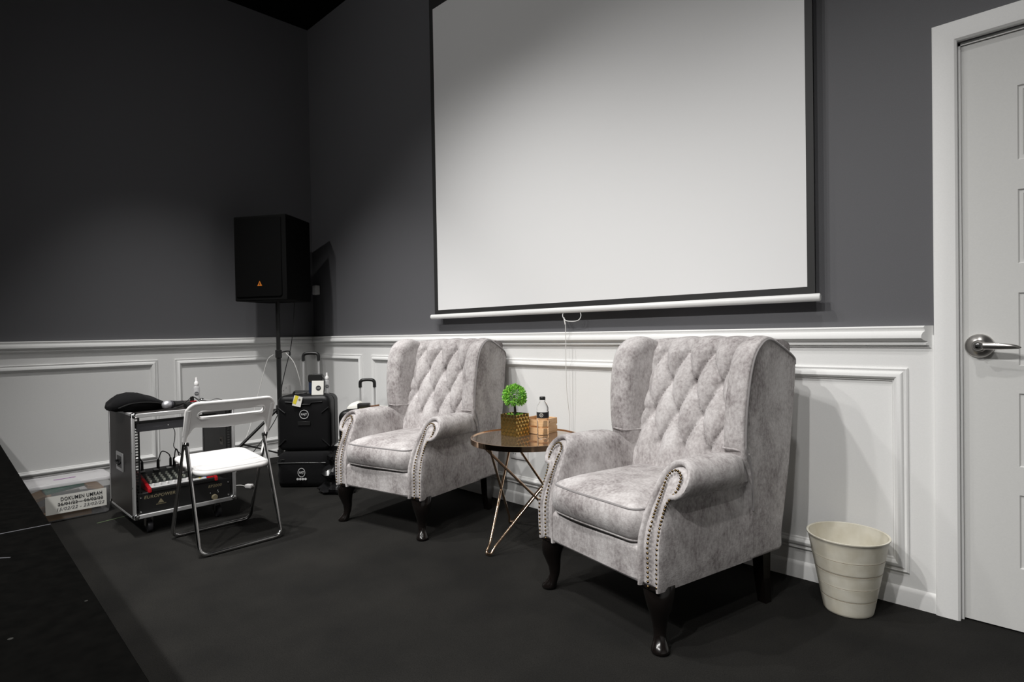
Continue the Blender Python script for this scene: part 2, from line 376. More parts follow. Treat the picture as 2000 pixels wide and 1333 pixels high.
# ------------------------------------------------------------------ projection screen
t = thing('projection_screen', 'large white pull-down projection screen with black border on the grey wall', 'screen', (0, YB, 0))
SX0, SX1, SZ0, SZ1 = -3.245, -.813, 1.2455, 3.35; YS = -.060
obj('screen_sheet', G().box(((SX0+SX1)/2, YS, (SZ0+SZ1)/2), (SX1-SX0, .002, SZ1-SZ0)), 'screen', t)
BX0, BX1, BZ = -3.284, -.783, 1.212
g = G(); g.box(((BX0+SX0)/2, YS, (BZ+SZ1)/2), (SX0-BX0, .0024, SZ1-BZ)); g.box(((BX1+SX1)/2, YS, (BZ+SZ1)/2), (BX1-SX1, .0024, SZ1-BZ)); g.box(((SX0+SX1)/2, YS, (BZ+SZ0)/2), (SX1-SX0, .0024, SZ0-BZ))
g.box(((BX0+BX1)/2, YS, SZ1+.12), (BX1-BX0, .0024, .24)); obj('black_border', g, 'sblack', t)
g = G(); g.rings([[(x, YS+.0135*s*cos(2*PI*k/20), 1.200+.0165*s*sin(2*PI*k/20)) for k in range(20)] for x, s in ((-3.326, .7), (-3.322, 1), (-.767, 1), (-.763, .8))]); obj('bottom_bar', g, 'wmetal', t)
g = G(); g.box(((BX0+BX1)/2, -.05, SZ1+.30), (BX1-BX0+.16, .09, .10), .015); obj('roller_case', g, 'wmetal', t)
cxh = -2.06; g = G()
g.tube(catmull([(cxh-.055, YS, 1.186), (cxh-.057, YS-.004, 1.170), (cxh-.045, YS-.006, 1.150), (cxh-.02, YS-.008, 1.138), (cxh+.03, YS-.008, 1.135), (cxh+.062, YS-.006, 1.144), (cxh+.072, YS-.002, 1.165), (cxh+.066, YS, 1.186)], 6), .0022, 8); obj('pull_ring', g, 'wmetal', t)
g = G(); g.tube(catmull([(cxh-.045, YS-.006, 1.152), (cxh-.036, YS-.005, 1.11), (cxh-.038, YS-.004, .95), (cxh-.04, YS+.0, .75), (cxh-.04, YS+.02, .60), (cxh-.042, YS+.02, .47)], 5), .0021, 6); g.tube([(cxh-.046, YS-.006, 1.158), (cxh-.037, YS-.005, 1.118)], .004, 8); obj('pull_cord', g, 'cwhite', t)

# ------------------------------------------------------------------ armchairs
def make_armchair():
    t = thing('wingback_armchair', '', 'armchair')
    FB = M['fabric']
    def yfront(z): 
        u = max(0, min(1, (z-.345)/.295)); return -.33+.135*(u**1.55)
    # --- arms
    def arm_profile():
        P = [(.332, .213), (.338, .26), (.340, .34), (.336, .42), (.325, .485), (.333, .512)]
        P += [(.322+.066*cos(rad(a)), .568+.066*sin(rad(a))) for a in range(-55, 181, 18)]
        P += [(.250, .535), (.243, .48), (.237, .42), (.236, .34), (.236, .26), (.236, .213)]
        Q = []
        for i, p in enumerate(P):
            q = P[(i+1) % len(P)]; k = max(1, int(math.hypot(q[0]-p[0], q[1]-p[1])/.022))
            Q += [(p[0]+(q[0]-p[0])*m/k, p[1]+(q[1]-p[1])*m/k) for m in range(k)]
        return Q
    prof = arm_profile()
    cxr, czr = .318, .565
    for s in (1, -1):
        g = G(); R = []
        # front edge rounding
        st = [(-1, .0)]
        n = len(prof)
        def sect(inset, dy, yb=None, roll=1., blend=0.):
            out = []
            for i, (x, z) in enumerate(prof):
                cx = .29; a = prof[i-1]; b = prof[(i+1) % n]
                e = Vector((b[0]-a[0], b[1]-a[1])).normalized(); nx, nz = -e.y, e.x
                xx, zz = x+nx*inset, (z+nz*inset if z > .2135 else z)
                if roll != 1. and z > .47:
                    if xx > .335: xx = .335+(xx-.335)*roll
                    zz = .50+(zz-.50)*(roll*.25+.75)
                y = yfront(z)+dy if yb is None else yb
                out.append((s*xx, y*(1-blend)+blend*(yfront(z)) if yb is None else y, zz))
            return out
        R.append(sect(.022, .010)); R.append(sect(.019, .0015)); R.append(sect(.012, -.003)); R.append(sect(.004, -.001)); R.append(sect(.0, .008)); R.append(sect(0, .03))
        for f in (.25, .5, .75):
            out = []
            for (x, z) in prof:
                y = (yfront(z)+.03)*(1-f)+(-.02)*f; out.append((s*x, y, z))
            R.append(out)
        R.append(sect(0, 0, -.02)); R.append(sect(0, 0, .02, .94)); R.append(sect(0, 0, .055, .78)); R.append(sect(0, 0, .085, .52)); R.append(sect(0, 0, .105, .25)); R.append(sect(0, 0, .122, .02)); R.append(sect(0, 0, .17, .0))
        g.rings(R, cap0=False, cap1=True)
        # front cap: strips across matching heights
        inner = [p for p in R[0]]
        ctr = [(s*.29, yfront(z)+.012, z) for z in [.213+.0185*k for k in range(21)]]
        capc = G(); vs = inner+ctr; m = len(inner); fs = []
        def near(i): return m+min(range(len(ctr)), key=lambda k: abs(ctr[k][2]-inner[i][2]))
        for i in range(m):
            j = (i+1) % m; a, b = near(i), near(j)
            if a == b: fs.append([i, j, a])
            else: fs.append([i, j, b, a])
        g.add(vs, fs)
        a = obj('arm', g, FB, t, 50)
        # nailhead trim follows the edge of the front panel
        inn = [(.286, .222), (.286, .30), (.285, .38), (.287, .43), (.290, .48), (.293, .53)]
        top = [(.321+.030*cos(rad(q)), .568+.033*sin(rad(q))) for q in range(170, 9, -16)]
        outr = [(.350, .545), (.338, .52), (.327, .495), (.325, .44), (.327, .38), (.326, .30), (.324, .222)]
        path = catmull([(x, 0, z) for x, z in inn+top+outr], 10)
        path = [Vector((s*p.x, yfront(p.z)-.0005, p.z)) for p in path]
        g = G(); acc = 0; last = path[0]; pts = [last]
        for p in path[1:]:
            acc += (p-last).length
            if acc >= .0108: pts.append(p); acc = 0
            last = p
        for p in pts:
            dy_ = (yfront(p.z+.005)-yfront(p.z-.005))/.01
            mm = frame_m(p, (1, 0, 0), Vector((0, dy_, 1)))
            q = G().lathe([(.0050, -.001), (.0046, .002), (.0028, .0038), (.0006, .0045)], 8, cap=(False, True)); q.xf(mm); g.add(q.v, q.f)
        obj('nailhead_trim', g, 'nail', a)
    # --- front rail and hidden deck
    g = G(); g.pillow(rrect(-.262, .213, .262, .345, .02, 4), [(.02, .02), (.006, .004), (0, 0), (0, -.012), (.003, -.020), (.008, -.025), (.016, -.028), ('s', .8, -.029), ('s', .4, -.029)], lambda a, b, h: (a, -.300+h, b))
    obj('front_rail', g, FB, t, 50)
    obj('base', G().box((0, .02, .265), (.60, .60, .10), .01), 'dark', t)
    # --- seat cushion
    ol = rrect(-.238, -.335, .238, .20, .045, 6)
    ol2 = []
    for i, p in enumerate(ol):
        q = ol[(i+1) % len(ol)]; d = math.hypot(q[0]-p[0], q[1]-p[1]); k = max(1, int(d/.03))
        for j in range(k): ol2.append((p[0]+(q[0]-p[0])*j/k, p[1]+(q[1]-p[1])*j/k))
    def cm(a, b, h):
        fr = max(0, -(b)-.05)/.3
        bow = -.012*(1-(a/.25)**2)*fr + .004*sin(a*13)*fr
        return (a, b+bow, h)
    prof2 = [('s', .25, .352), ('s', .8, .350), (.016, .350), (.004, .357), (-.006, .372), (-.012, .395), (-.014, .412), (-.011, .435), (-.003, .455), (.006, .463), (.020, .471), (.045, .482), ('s', .72, .494), ('s', .5, .501), ('s', .25, .504)]
    g = G(); g.pillow(ol2, prof2, cm); cu = obj('seat_cushion', g, FB, t, 70)
    for ins, h in ((.004, .4625), (.006, .3545)):
        gp = G(); n = len(ol2); pp = []
        for i in range(n):
            a, b, c = ol2[i-1], ol2[i], ol2[(i+1) % n]; e = Vector((c[0]-a[0], c[1]-a[1])).normalized()
            pp.append(cm(b[0]-e.y*ins, b[1]+e.x*ins, h))
        gp.tube(pp, .0042, 6, closed=True); pq = obj('piping', gp, 'pipe' if h > .4 else 'fabric', cu)
    # --- tufted backrest
    NX, NZ = 96, 104; X0, Z0, Z1 = .305, .40, 1.032
    SPX, SPZ, ZB = .131, .132, .585
    def buttons():
        for r in range(4):
            for p in ((-1, 0, 1) if r % 2 == 0 else (-1.5, -.5, .5, 1.5)): yield (p*SPX, ZB+r*SPZ)
    BT = list(buttons())
    def bulge(x, z):
        p = x/SPX; q = (z-ZB)/SPZ; qq = max(0, min(3, q)); a = p+qq/2; b = p-qq/2
        f = (abs(sin(PI*a))*abs(sin(PI*b)))**.34
        if q < 0: f = f*(1-min(1, -q*.9)*.75)+.85*min(1, -q*.9)*.75
        if q > 3: f = max(f, .25)*.9+.1
        sd = max(0, min(1, (abs(p)-1.55)/.5))
        hp = 1-.55*math.exp(-((q-1)/.10)**2) if q > .5 and q < 1.5 else 1
        f = f*(1-sd)+sd*.75*hp
        h = .052*f
        for bx, bz in BT:
            d2 = ((x-bx)**2+(z-bz)**2)/(.017**2)
            if d2 < 9: h -= .014*math.exp(-d2)
        edge = max(0, (abs(x)-.265)/.04); h -= .02*min(1, edge)**2
        return h
    def back_y(z): return .165+(z-.47)*.318
    vs = []; cols = []
    tops = 10; bks = 8
    for i in range(NX+1):
        x = -X0+2*X0*i/NX; col = []
        for k in range(NZ+1):
            z = Z0+(Z1-Z0)*k/NZ; f = min(1, max(0, (1.032-z)/.05))
            col.append((x, back_y(z)-bulge(x, z)*(.35+.65*f), z))
        y1 = col[-1][1]; f = bulge(x, 1.02)
        top_z = 1.044+.010*(f/.052-.5)-.012*(x/.3)**2
        yb = .475
        for k in range(1, tops+1):
            a = PI*k/tops; ym = (y1+yb)/2; ry = (yb-y1)/2; zc = 1.0 if k > tops/2 else Z1
            zz = Z1+(top_z-Z1)*sin(a) if k <= tops/2 else zc+(top_z-zc)*sin(a)
            col.append((x, ym-ry*cos(a), zz))
        for k in range(1, bks+1):
            z = 1.0+(.213-1.0)*k/bks; col.append((x, .345+(.475-.345)*((z-.213)/.787), z))
        col.append((x, .2, .213)); col.append((x, .2, Z0))
        cols.append(col)
    n = len(cols[0]); g = G(); fs = []
    for i in range(NX):
        for k in range(n): fs.append([i*n+k, (i+1)*n+k, (i+1)*n+(k+1) % n, i*n+(k+1) % n])
    fs += [list(range(n)), list(range(NX*n, NX*n+n))]
    g.add([p for c in cols for p in c], fs); bk = obj('backrest', g, FB, t, 75)
    bmesh_button = None
    for bx, bz in BT:
        y = back_y(bz)-bulge(bx, bz)
        gg = G().lathe([(.0095, -.002), (.009, .003), (.006, .0055), (.001, .0065)], 14, cap=(True, True)); gg.xf(frame_m((0, 0, 0), (1, 0, 0), (0, .30, .95)))
        if bmesh_button is None:
            bo = obj('button', gg, FB, bk); bo.location = (bx, y-.001, bz); bmesh_button = bo
        else:
            c = bmesh_button.copy(); C.objects.link(c); c.parent = bk; c.location = (bx, y-.001, bz)
    # --- wings (run down into the rear side panels)
    OL = [(.155, .213), (.345, .213), (.36, .30), (.40, .55), (.448, .80), (.468, .93), (.460, .966), (.41, .995), (.345, 1.022), (.285, 1.043), (.232, 1.043), (.182, 1.018), (.145, .975), (.123, .915), (.111, .85), (.103, .78), (.100, .70), (.104, .630), (.116, .585), (.138, .550), (.152, .48), (.155, .35)]
    pts = catmull([(a, b, 0) for a, b in OL], 4, closed=True)
    keep = [(p.x, p.y) for p in pts]
    # keep the two bottom corners square
    keep = [(p[0], max(.213, p[1])) for p in keep]
    for s in (1, -1):
        def wm(a, b, h):
            u = max(0, min(1, (b-.55)/.45)); fl = .020*u*max(0, min(1, (.42-a)/.3))
            outer = .334+.012*max(0, min(1, (b-.213)/.3))+fl-.012*max(0, (a-.2)/.25)*u
            return (s*(outer-h), a, b)
        g = G()
        prof3 = [('s', .3, .001), ('s', .7, .0005), (.014, .0), (.0065, .0005), (.0015, .004), (0, .009), (-.003, .028), (-.003, .055), (.002, .076), (.010, .092), (.022, .100), (.04, .105), ('s', .55, .107), ('s', .25, .108)]
        g.pillow(keep, prof3, wm); w = obj('wing', g, FB, t, 60)
        i0 = min(range(len(keep)), key=lambda i: (keep[i][0]-.100)**2+(keep[i][1]-.62)**2)
        i1 = min(range(len(keep)), key=lambda i: (keep[i][0]-.468)**2+(keep[i][1]-.93)**2)
        seq = []; i = i0
        while True:
            seq.append(keep[i])
            if i == i1: break
            i = (i-1) % len(keep)
        nn = len(seq); pp = []
        for k, p in enumerate(seq):
            a = seq[max(0, k-1)]; b = seq[min(nn-1, k+1)]; e = Vector((b[0]-a[0], b[1]-a[1])).normalized()
            pp.append(wm(p[0]+e.y*.012, p[1]-e.x*.012, -.0015))
        low = [wm(.165, .40, -.001), wm(.158, .50, -.001), wm(.148, .565, -.0015)]
        obj('piping', G().tube(catmull(low+pp[1:], 3), .0042, 6), 'pipe', w)
        obj('piping', G().tube(catmull([wm(.13, .614, -.004), wm(.097, .632, .03), wm(.105, .63, .09), wm(.2, .628, .110)], 6), .0042, 6), 'fabric', w)
    # --- legs
    for s in (1, -1):
        g = G(); R = []
        for z, rx, ox in ((.225, .058, -.012), (.205, .055, -.004), (.180, .049, .004), (.150, .041, .008), (.120, .032, .005), (.090, .025, .001), (.060, .021, .001), (.040, .0215, .006), (.026, .026, .012), (.014, .031, .017), (.006, .031, .018), (.0, .026, .018)):
            cxx, cyy = s*(.290+ox), -.282-ox
            R.append([(cxx+rx*cos(2*PI*k/20), cyy+rx*sin(2*PI*k/20), z) for k in range(20)])
        g.rings(R); obj('leg', g, 'legw', t, 60)
        g = G(); R = []
        for z, h, oy in ((.225, .025, 0), (.10, .021, .006), (.0, .018, .02)):
            R.append([(s*.285+a*h, .295+oy+b*h, z) for a, b in ((-1, -1), (1, -1), (1, 1), (-1, 1))])
        g.rings(R); obj('leg', g, 'legw', t, 30)
    return t
GRP = 'grey wingback armchairs'
ac = make_armchair(); ac.location = (-1.245, 2.079, 0); ac.rotation_euler = (0, 0, -.2185)
tag(ac, 'grey velvet button-tufted wingback armchair nearest the white door and cream bin', 'armchair', GRP)
ac2 = copy_tree(ac); ac2.location = (-2.835, 2.085, 0); ac2.rotation_euler = (0, 0, .1808)
tag(ac2, 'grey velvet button-tufted wingback armchair left of the round table, beside the black suitcases', 'armchair', GRP)

# ------------------------------------------------------------------ side table
tc = (-2.062, 2.206)
t = thing('side_table', 'small round side table with smoked mirror top and rose-gold hairpin legs', 'table', (tc[0], tc[1], 0))
obj('table_top', G().lathe([(.277, .528), (.277, .536)], 64), 'smoke', t)
obj('rim', G().lathe([(.277, .514), (.285, .514), (.285, .5405), (.2825, .5415), (.2775, .5405), (.277, .5365), (.277, .514)], 72, cap=(False, False)), 'gold', t)
AN = [-89, 31, 151]
for i, a in enumerate(AN):
    f = Vector((cos(rad(a))*.285, sin(rad(a))*.285, .0075)); P = []
    tgt = []
    for k in (1, 2):
        b = AN[(i+k) % 3]; off = 3.2 if k == 1 else -3.2
        tgt.append(Vector((cos(rad(b+off))*.274, sin(rad(b+off))*.274, .516)))
    d0 = (tgt[0]-f).normalized(); d1 = (tgt[1]-f).normalized()
    tang = Vector((-sin(rad(a)), cos(rad(a)), 0))
    P = [tgt[0], f+d0*.05+tang*.010, f+tang*.003, f-tang*.003, f+d1*.05-tang*.010, tgt[1]]
    P = [tgt[0], f+d0*.045+tang*.004, f+tang*.017, f-tang*.017, f+d1*.045-tang*.004, tgt[1]]
    obj('leg', G().tube(fillet(P, .03, 5), .0065, 10), 'gold', t, 60)

# topiary
pc = (-2.152, 2.222); TZ = .5362
t = thing('potted_topiary', 'small artificial green topiary ball tree in gold faceted square pot', 'plant', (pc[0], pc[1], TZ), rad(3))
H = .053; g = G()
NB, NR = 9, 6
for q in range(4):
    m = Matrix.Rotation(q*PI/2, 4, 'Z')
    for i in range(NB):
        for j in range(NR):
            x0 = -H+2*H*i/NB; x1 = x0+2*H/NB; z0 = .112*j/NR; z1 = z0+.112/NR
            cxm = (x0+x1)/2+((-1)**(i+j))*(x1-x0)*.22; czm = (z0+z1)/2; dpt = -.0045
            e = -H
            vs = [(x0, e, z0), (x1, e, z0), (x1, e, z1), (x0, e, z1), (cxm, e+dpt if (i+j) % 2 else e+.004, czm)]
            g.add([m @ Vector(v) for v in vs], [[0, 1, 4], [1, 2, 4], [2, 3, 4], [3, 0, 4]])
g.box((0, 0, .001), (2*H, 2*H, .002)); obj('pot', g, 'potg', t, flat=True)
obj('soil', G().box((0, 0, .099), (2*H-.004, 2*H-.004, .012)), 'bark', t)
obj('trunk', G().tube(catmull([(0, 0, .10), (.002, 0, .125), (-.001, .001, .15), (-.002, 0, .18), (0, 0, .21)], 4), [.0085, .008, .007, .007, .007, .007, .0065, .006, .006, .006, .0055, .0055, .005, .005, .005, .005, .005][:17], 8), 'bark', t)
def leaf(g, p, d, L, W):
    d = Vector(d).normalized(); s_ = d.orthogonal().normalized(); s_.rotate(Matrix.Rotation(random.uniform(0, 6.28), 3, d)); n_ = d.cross(s_)
    p = Vector(p)
    g.add([p, p+d*L*.5+s_*W, p+d*L, p+d*L*.5-s_*W, p+d*L*.5+n_*W*.5], [[0, 1, 4], [1, 2, 4], [2, 3, 4], [3, 0, 4]])
g = G(); cz = .204
for k in range(1500):
    z = random.uniform(-.78, 1); a = random.uniform(0, 2*PI); r = math.sqrt(1-z*z); d = Vector((r*cos(a), r*sin(a), z)); rr_ = random.uniform(.036, .056)
    dd = d+Vector((random.uniform(-.7, .7), random.uniform(-.7, .7), random.uniform(-.6, .5)))
    leaf(g, Vector((0, 0, cz))+d*rr_*1.06, dd, random.uniform(.011, .018), random.uniform(.0026, .0042))
obj('foliage', g, 'leaf', t, flat=True)
g = G()
for k in range(70):
    a = random.uniform(0, 6.28); r = random.uniform(.0, .038); leaf(g, (r*cos(a), r*sin(a), .104), (cos(a), sin(a), random.uniform(.2, 1.2)), .016, .0035)
obj('ground_cover', g, 'leaf', t, flat=True)

# water bottle
def bottle_prof(): return [(.010, 0), (.026, .0), (.0295, .004), (.0300, .012), (.0285, .018), (.0300, .024), (.0283, .031), (.0300, .038), (.0283, .045), (.0300, .052), (.0283, .059), (.0300, .066), (.0285, .073), (.0300, .080), (.0300, .098), (.0308, .106), (.0308, .134), (.0300, .139), (.0285, .143), (.0303, .149), (.0295, .157), (.0245, .170), (.0165, .183), (.0135, .187), (.0130, .192), (.0150, .193), (.0150, .195), (.0125, .196), (.0125, .205)]
t = thing('water_bottle', 'clear plastic water bottle with black cap and black label on the round table', 'bottle', (-1.967, 2.235, TZ))
obj('bottle_body', G().lathe(bottle_prof(), 36), 'clear', t, 70)
obj('cap', G().lathe([(.0148, .1965), (.0152, .199), (.0152, .210), (.0135, .2125)], 28), 'black', t)
gl = G(); vs = []; fs = []; n = 40
for k in range(n+1):
    a = rad(-150+240*k/n)
    vs += [(.0312*cos(a), .0312*sin(a), .106), (.0312*cos(a), .0312*sin(a), .136)]
fs = [[2*k, 2*k+2, 2*k+3, 2*k+1] for k in range(n)]
gl.add(vs, fs); lb = obj('label', gl, 'ink', t)
va = rad(-62); g = G()
lg = ring_logo(.0095, .0018, .007, Matrix(), 'HAJT'); 
for v in lg.v:
    a = va+v[0]/.0314; rr_ = .0316+v[2]*.4; g.v.append((rr_*cos(a), rr_*sin(a), .122+v[1]))
g.f = lg.f; obj('logo', g, 'paper', lb)

# wooden tray box
t = thing('wooden_crate', 'small pale pine desk crate behind the water bottle on the round table', 'crate', (-2.105, 2.362, TZ), rad(6))
g = G(); W, D, Hh, th = .145, .135, .078, .008
def slat(c, d): g.box(c, d, .0012, 1)
for y in (-D/2+th/2, D/2-th/2):
    slat((0, y, .018), (W, th, .034)); slat((0, y, .061), (W, th, .034))
for x in (-W/2+th/2, W/2-th/2): slat((x, 0, Hh/2), (th, D-2*th, Hh))
slat((0, 0, .004), (W-2*th, D-2*th, .007)); obj('crate_body', g, 'wood', t)
for x, y, z, ax in ((-.035, -D/2-.0004, .062, 0), (.05, -D/2-.0004, .062, 0), (W/2+.0004, -.01, .062, 1)):
    q = G().lathe([(.0035, 0), (.003, .0012)], 10); q.xf(frame_m((x, y, z), (1, 0, 0), (0, 0, 1)) if ax == 0 else frame_m((x, y, z), (0, 1, 0), (0, 0, 1))); obj('screw_head', q, 'cork', t)

# ------------------------------------------------------------------ waste bin
t = thing('waste_bin', 'cream plastic waste bin with grooved rings on the carpet by the door', 'bin', (-.640, 2.470, 0))
out = [(.080, 0), (.0835, .003)]
def br(z): return .0835+(.136-.0835)*(z/.282)
rings_z = [.062, .112, .163, .215]
for z in [k*.0094 for k in range(1, 31)]: out.append((br(z), z))
for z in rings_z:
    out += [(br(z)-.0002, z-.0022), (br(z)-.0022, z-.0006), (br(z)-.0022, z+.0006), (br(z)+.0002, z+.0022)]
out.sort(key=lambda q: q[1])
out += [(.138, .284), (.1405, .287), (.1405, .291), (.137, .292), (.1335, .290)]
inn = [(br(z)-.003, z) for z in (.28, .2, .12, .06, .006)]
obj('bin_body', G().lathe(out+inn, 56, sy=1.0), 'cream', t, 50)
g = G()
for z in rings_z: g.tube([((br(z)-.0012)*cos(2*PI*k/56), (br(z)-.0012)*sin(2*PI*k/56), z) for k in range(56)], .0016, 6, closed=True)
obj('grooves', g, 'groove', t)  # grooves lined in a darker brown than the bin body

# ------------------------------------------------------------------ folding chair (faces the left wall)
t = thing('folding_chair', 'white plastic folding chair with chrome tube legs in front of the rack case', 'chair', (-3.30, 1.162, 0))
X = lambda x: x+3.30
rt_ = .0095
def lt(z): return -.217+(.357)*(z/.76)       # x of long tube at height z (local)
P = [(lt(.70), -.207, .70), (lt(.012)+.0, -.207, .012), (lt(.012), .207, .012), (lt(.70), .207, .70)]
g = G().tube(fillet(P, .045, 7), rt_, 12); obj('front_leg_frame', g, 'chrome', t, 70)
P = [(.045, -.203, .53), (.218, -.203, .0115), (.218, .203, .0115), (.045, .203, .53)]
P = [(.030, -.196, .54), (.218, -.203, .0115), (.218, .203, .0115), (.030, .196, .54)]
obj('rear_leg_frame', G().tube(fillet(P, .045, 7), rt_, 12), 'chrome', t, 70)
for y in (-1, 1):
    obj('hinge', G().tube([(.035, y*.212, .535), (.035, y*.188, .535)], .011, 12), 'black', t)
    for x, yy in ((lt(.012), y*.15), (.218, y*.15)): obj('foot_cap', G().tube([(x-.01, yy, .005), (x+.01, yy, .005)], .0055, 8), 'black', t)
# seat
ol = rrect(-.245, -.186, .165, .186, .06, 8)
ol = [(a, b*(1+.10*max(0, -a)/.25*0)-.0) for a, b in ol]
def sm(a, b, h): return (a-.01, b, .415-.075*(a+.0)+h-.010*(1-(b/.18)**2)*max(0, 1-abs(a)/.3))
g = G().pillow(ol, [('s', .5, -.022), (.02, -.022), (.006, -.020), (0, -.014), (-.001, -.004), (.003, .002), (.010, .0042), (.020, .0045), ('s', .86, .0044), ('s', .845, .0030), ('s', .83, .0044), ('s', .6, .0035), ('s', .3, .002)], sm)
obj('seat', g, 'wplast', t, 50)
# seat support rods
obj('seat_rod', G().tube([(lt(.382), -.207, .382), (lt(.382), .207, .382)], .0055, 8), 'chrome', t); obj('seat_rod', G().tube([(.085, -.199, .374), (.085, .199, .374)], .0055, 8), 'chrome', t)
# backrest with slot: grid over (y, z) with curved lower edge
g = G(); ny, nz = 64, 30
ux = Vector((.357, 0, .76)).normalized(); nb = Vector((ux.z, 0, -ux.x))
SLY, SLZ, SLH = .162, .692, .014
def inslot(y, z):
    dy = max(0, abs(y)-(SLY-SLH)); return math.hypot(dy, z-SLZ)-SLH
def bpos(y, z, off):
    bow = .022*(1-(y/.21)**2)
    p = Vector((lt(z), y, z))+nb*off-Vector((1, 0, 0))*(-bow*.0)
    p.x += bow*.9-.0; return p
def zlow(y):
    a = abs(y)/.213; return .640-.020*(1-a*a) if a < .80 else .640-.020*(1-.64)-.080*((a-.80)/.20)**1.6
ztop = lambda y: .750-.0 if abs(y) < .17 else .750-.034*(((abs(y)-.17)/.046)**2.4)
def sheet(off):
    ids = {}; vs = []; fs = []
    YS_ = [-.216+.432*i/ny for i in range(ny+1)]
    for i, y in enumerate(YS_):
        z0, z1 = zlow(y), ztop(y)
        # rows: below slot, slot lower edge, slot upper edge, above
        if abs(y) < SLY: dz = SLH if abs(y) <= SLY-SLH else math.sqrt(max(0, SLH**2-(abs(y)-(SLY-SLH))**2))
        else: dz = 0
        zl, zh = SLZ-dz, SLZ+dz
        if zh > z1-.008: zh = z1-.008
        for k in range(7): ids[i, k] = len(vs); vs.append(bpos(y, z0+(zl-z0)*k/6, off+(.004 if k in (0,) else 0)))
        for k in range(5): ids[i, 7+k] = len(vs); vs.append(bpos(y, zh+(z1-zh)*k/4, off))
    for i in range(ny):
        ym = abs((YS_[i]+YS_[i+1])/2)
        for k in range(11):
            if k == 6 and ym < SLY: continue
            fs.append([ids[i, k], ids[i+1, k], ids[i+1, k+1], ids[i, k+1]])
    return vs, fs
v0, f0 = sheet(-.007); v1, f1 = sheet(.007); o = len(v0); vs = v0+v1; fs = f0+[[i+o for i in f] for f in f1]
from collections import Counter
ec = Counter(); 
for f in f0:
    for a, b in zip(f, f[1:]+f[:1]): ec[tuple(sorted((a, b)))] += 1
for f in f0:
    for a, b in zip(f, f[1:]+f[:1]):
        if ec[tuple(sorted((a, b)))] == 1: fs.append([a, b, b+o, a+o])
g.add(vs, fs); bk = obj('backrest', g, 'wplast', t, 50)
# raised lip round the slot, edge rim and side sleeves
g = G(); lp = [bpos(sy*(SLY-SLH)+ (SLH+.006)*cos(rad(a)), SLZ+(SLH+.006)*sin(rad(a)), .008) for sy, r0 in ((1, -90), (-1, 90)) for a in range(r0, r0+181, 20)]
g.tube(lp, .0042, 8, closed=True)
top = [bpos(-.216+.432*k/40, ztop(-.216+.432*k/40), 0) for k in range(41)]; g.tube([bpos(-.213, .585, 0)]+top+[bpos(.213, .585, 0)], .0095, 8)
g.tube([bpos(-.21+.42*k/40, zlow(-.21+.42*k/40), .004) for k in range(41)], .006, 8)
obj('backrest_rim', g, 'wplast', bk, 60)
for y in (-1, 1): g = G().tube([(lt(z), y*.207, z) for z in (.555, .60, .66, .72)], [.0125, .0125, .0135, .013], 12); obj('sleeve', g, 'wplast', bk, 60)

# ------------------------------------------------------------------ rack case on casters
RX0, RX1, RY0, RY1, RZ0, RZ1 = -4.205, -3.672, .820, 1.352, .098, .672
rc = thing('rack_case', 'black open rack flight case with aluminium edges on casters', 'case', ((RX0+RX1)/2, (RY0+RY1)/2, 0))
ox, oy = (RX0+RX1)/2, (RY0+RY1)/2; hx_, hy_ = (RX1-RX0)/2, (RY1-RY0)/2; pt = .010
def rp(name, g, m, par=rc, **k): return obj(name, g, m, par, **k)
rp('side_panel', G().box((0, -hy_+pt/2, (RZ0+RZ1)/2), (2*hx_-.01, pt, RZ1-RZ0-.01)), 'rackp')
rp('side_panel', G().box((0, hy_-pt/2, (RZ0+RZ1)/2), (2*hx_-.01, pt, RZ1-RZ0-.01)), 'rackp')
rp('top_panel', G().box((0, 0, RZ1-pt/2), (2*hx_-.01, 2*hy_-2*pt, pt)), 'rackp'); rp('bottom_panel', G().box((0, 0, RZ0+pt/2), (2*hx_-.01, 2*hy_-2*pt, pt)), 'rackp')
g = G(); e = .022
for sx in (-1, 1):
    for sy in (-1, 1): g.box((sx*(hx_-e/2+.001), sy*(hy_-.005), (RZ0+RZ1)/2), (e, .014, RZ1-RZ0), .002, 1)
    for z in (RZ0+e/2, RZ1-e/2): g.box((sx*(hx_-.004), 0, z), (.014, 2*hy_-.012, e), .002, 1)
for sy in (-1, 1):
    for z in (RZ0+.005, RZ1-.005): g.box((0, sy*(hy_-e/2+.001), z), (2*hx_, e, .014), .002, 1)
rp('edge_trim', g, 'alu')
for sx in (-1, 1):
    for sy in (-1, 1):
        for z in (RZ0+.012, RZ1-.012): q = G().lathe([(.002, -.020), (.012, -.017), (.019, -.010), (.021, 0), (.019, .010), (.012, .017), (.002, .02)], 12, (sx*(hx_-.014), sy*(hy_-.014), z)); rp('corner_ball', q, 'chrome')
        for z in (.27, .46): q = G().lathe([(.004, 0), (.003, .002)], 8); q.xf(frame_m((sx*(hx_-.011), sy*(hy_+.002), z), (1, 0, 0), (0, 0, sy*-1.))); rp('rivet', q, 'chrome')
# handle plate on the left side panel
hp_ = rp('handle', G().box((-3.948-ox+.0, -hy_-.002, .380), (.150, .006, .105), .0028, 2), 'alu')
obj('handle_recess', G().box((-3.948-ox, -hy_-.0055, .380), (.096, .002, .066), .0), 'black', hp_)
obj('handle_grip', G().tube(fillet([(-3.99-ox, -hy_-.008, .385), (-3.99-ox, -hy_-.016, .372), (-3.905-ox, -hy_-.016, .372), (-3.905-ox, -hy_-.008, .385)], .01), .006, 8), 'black', hp_)
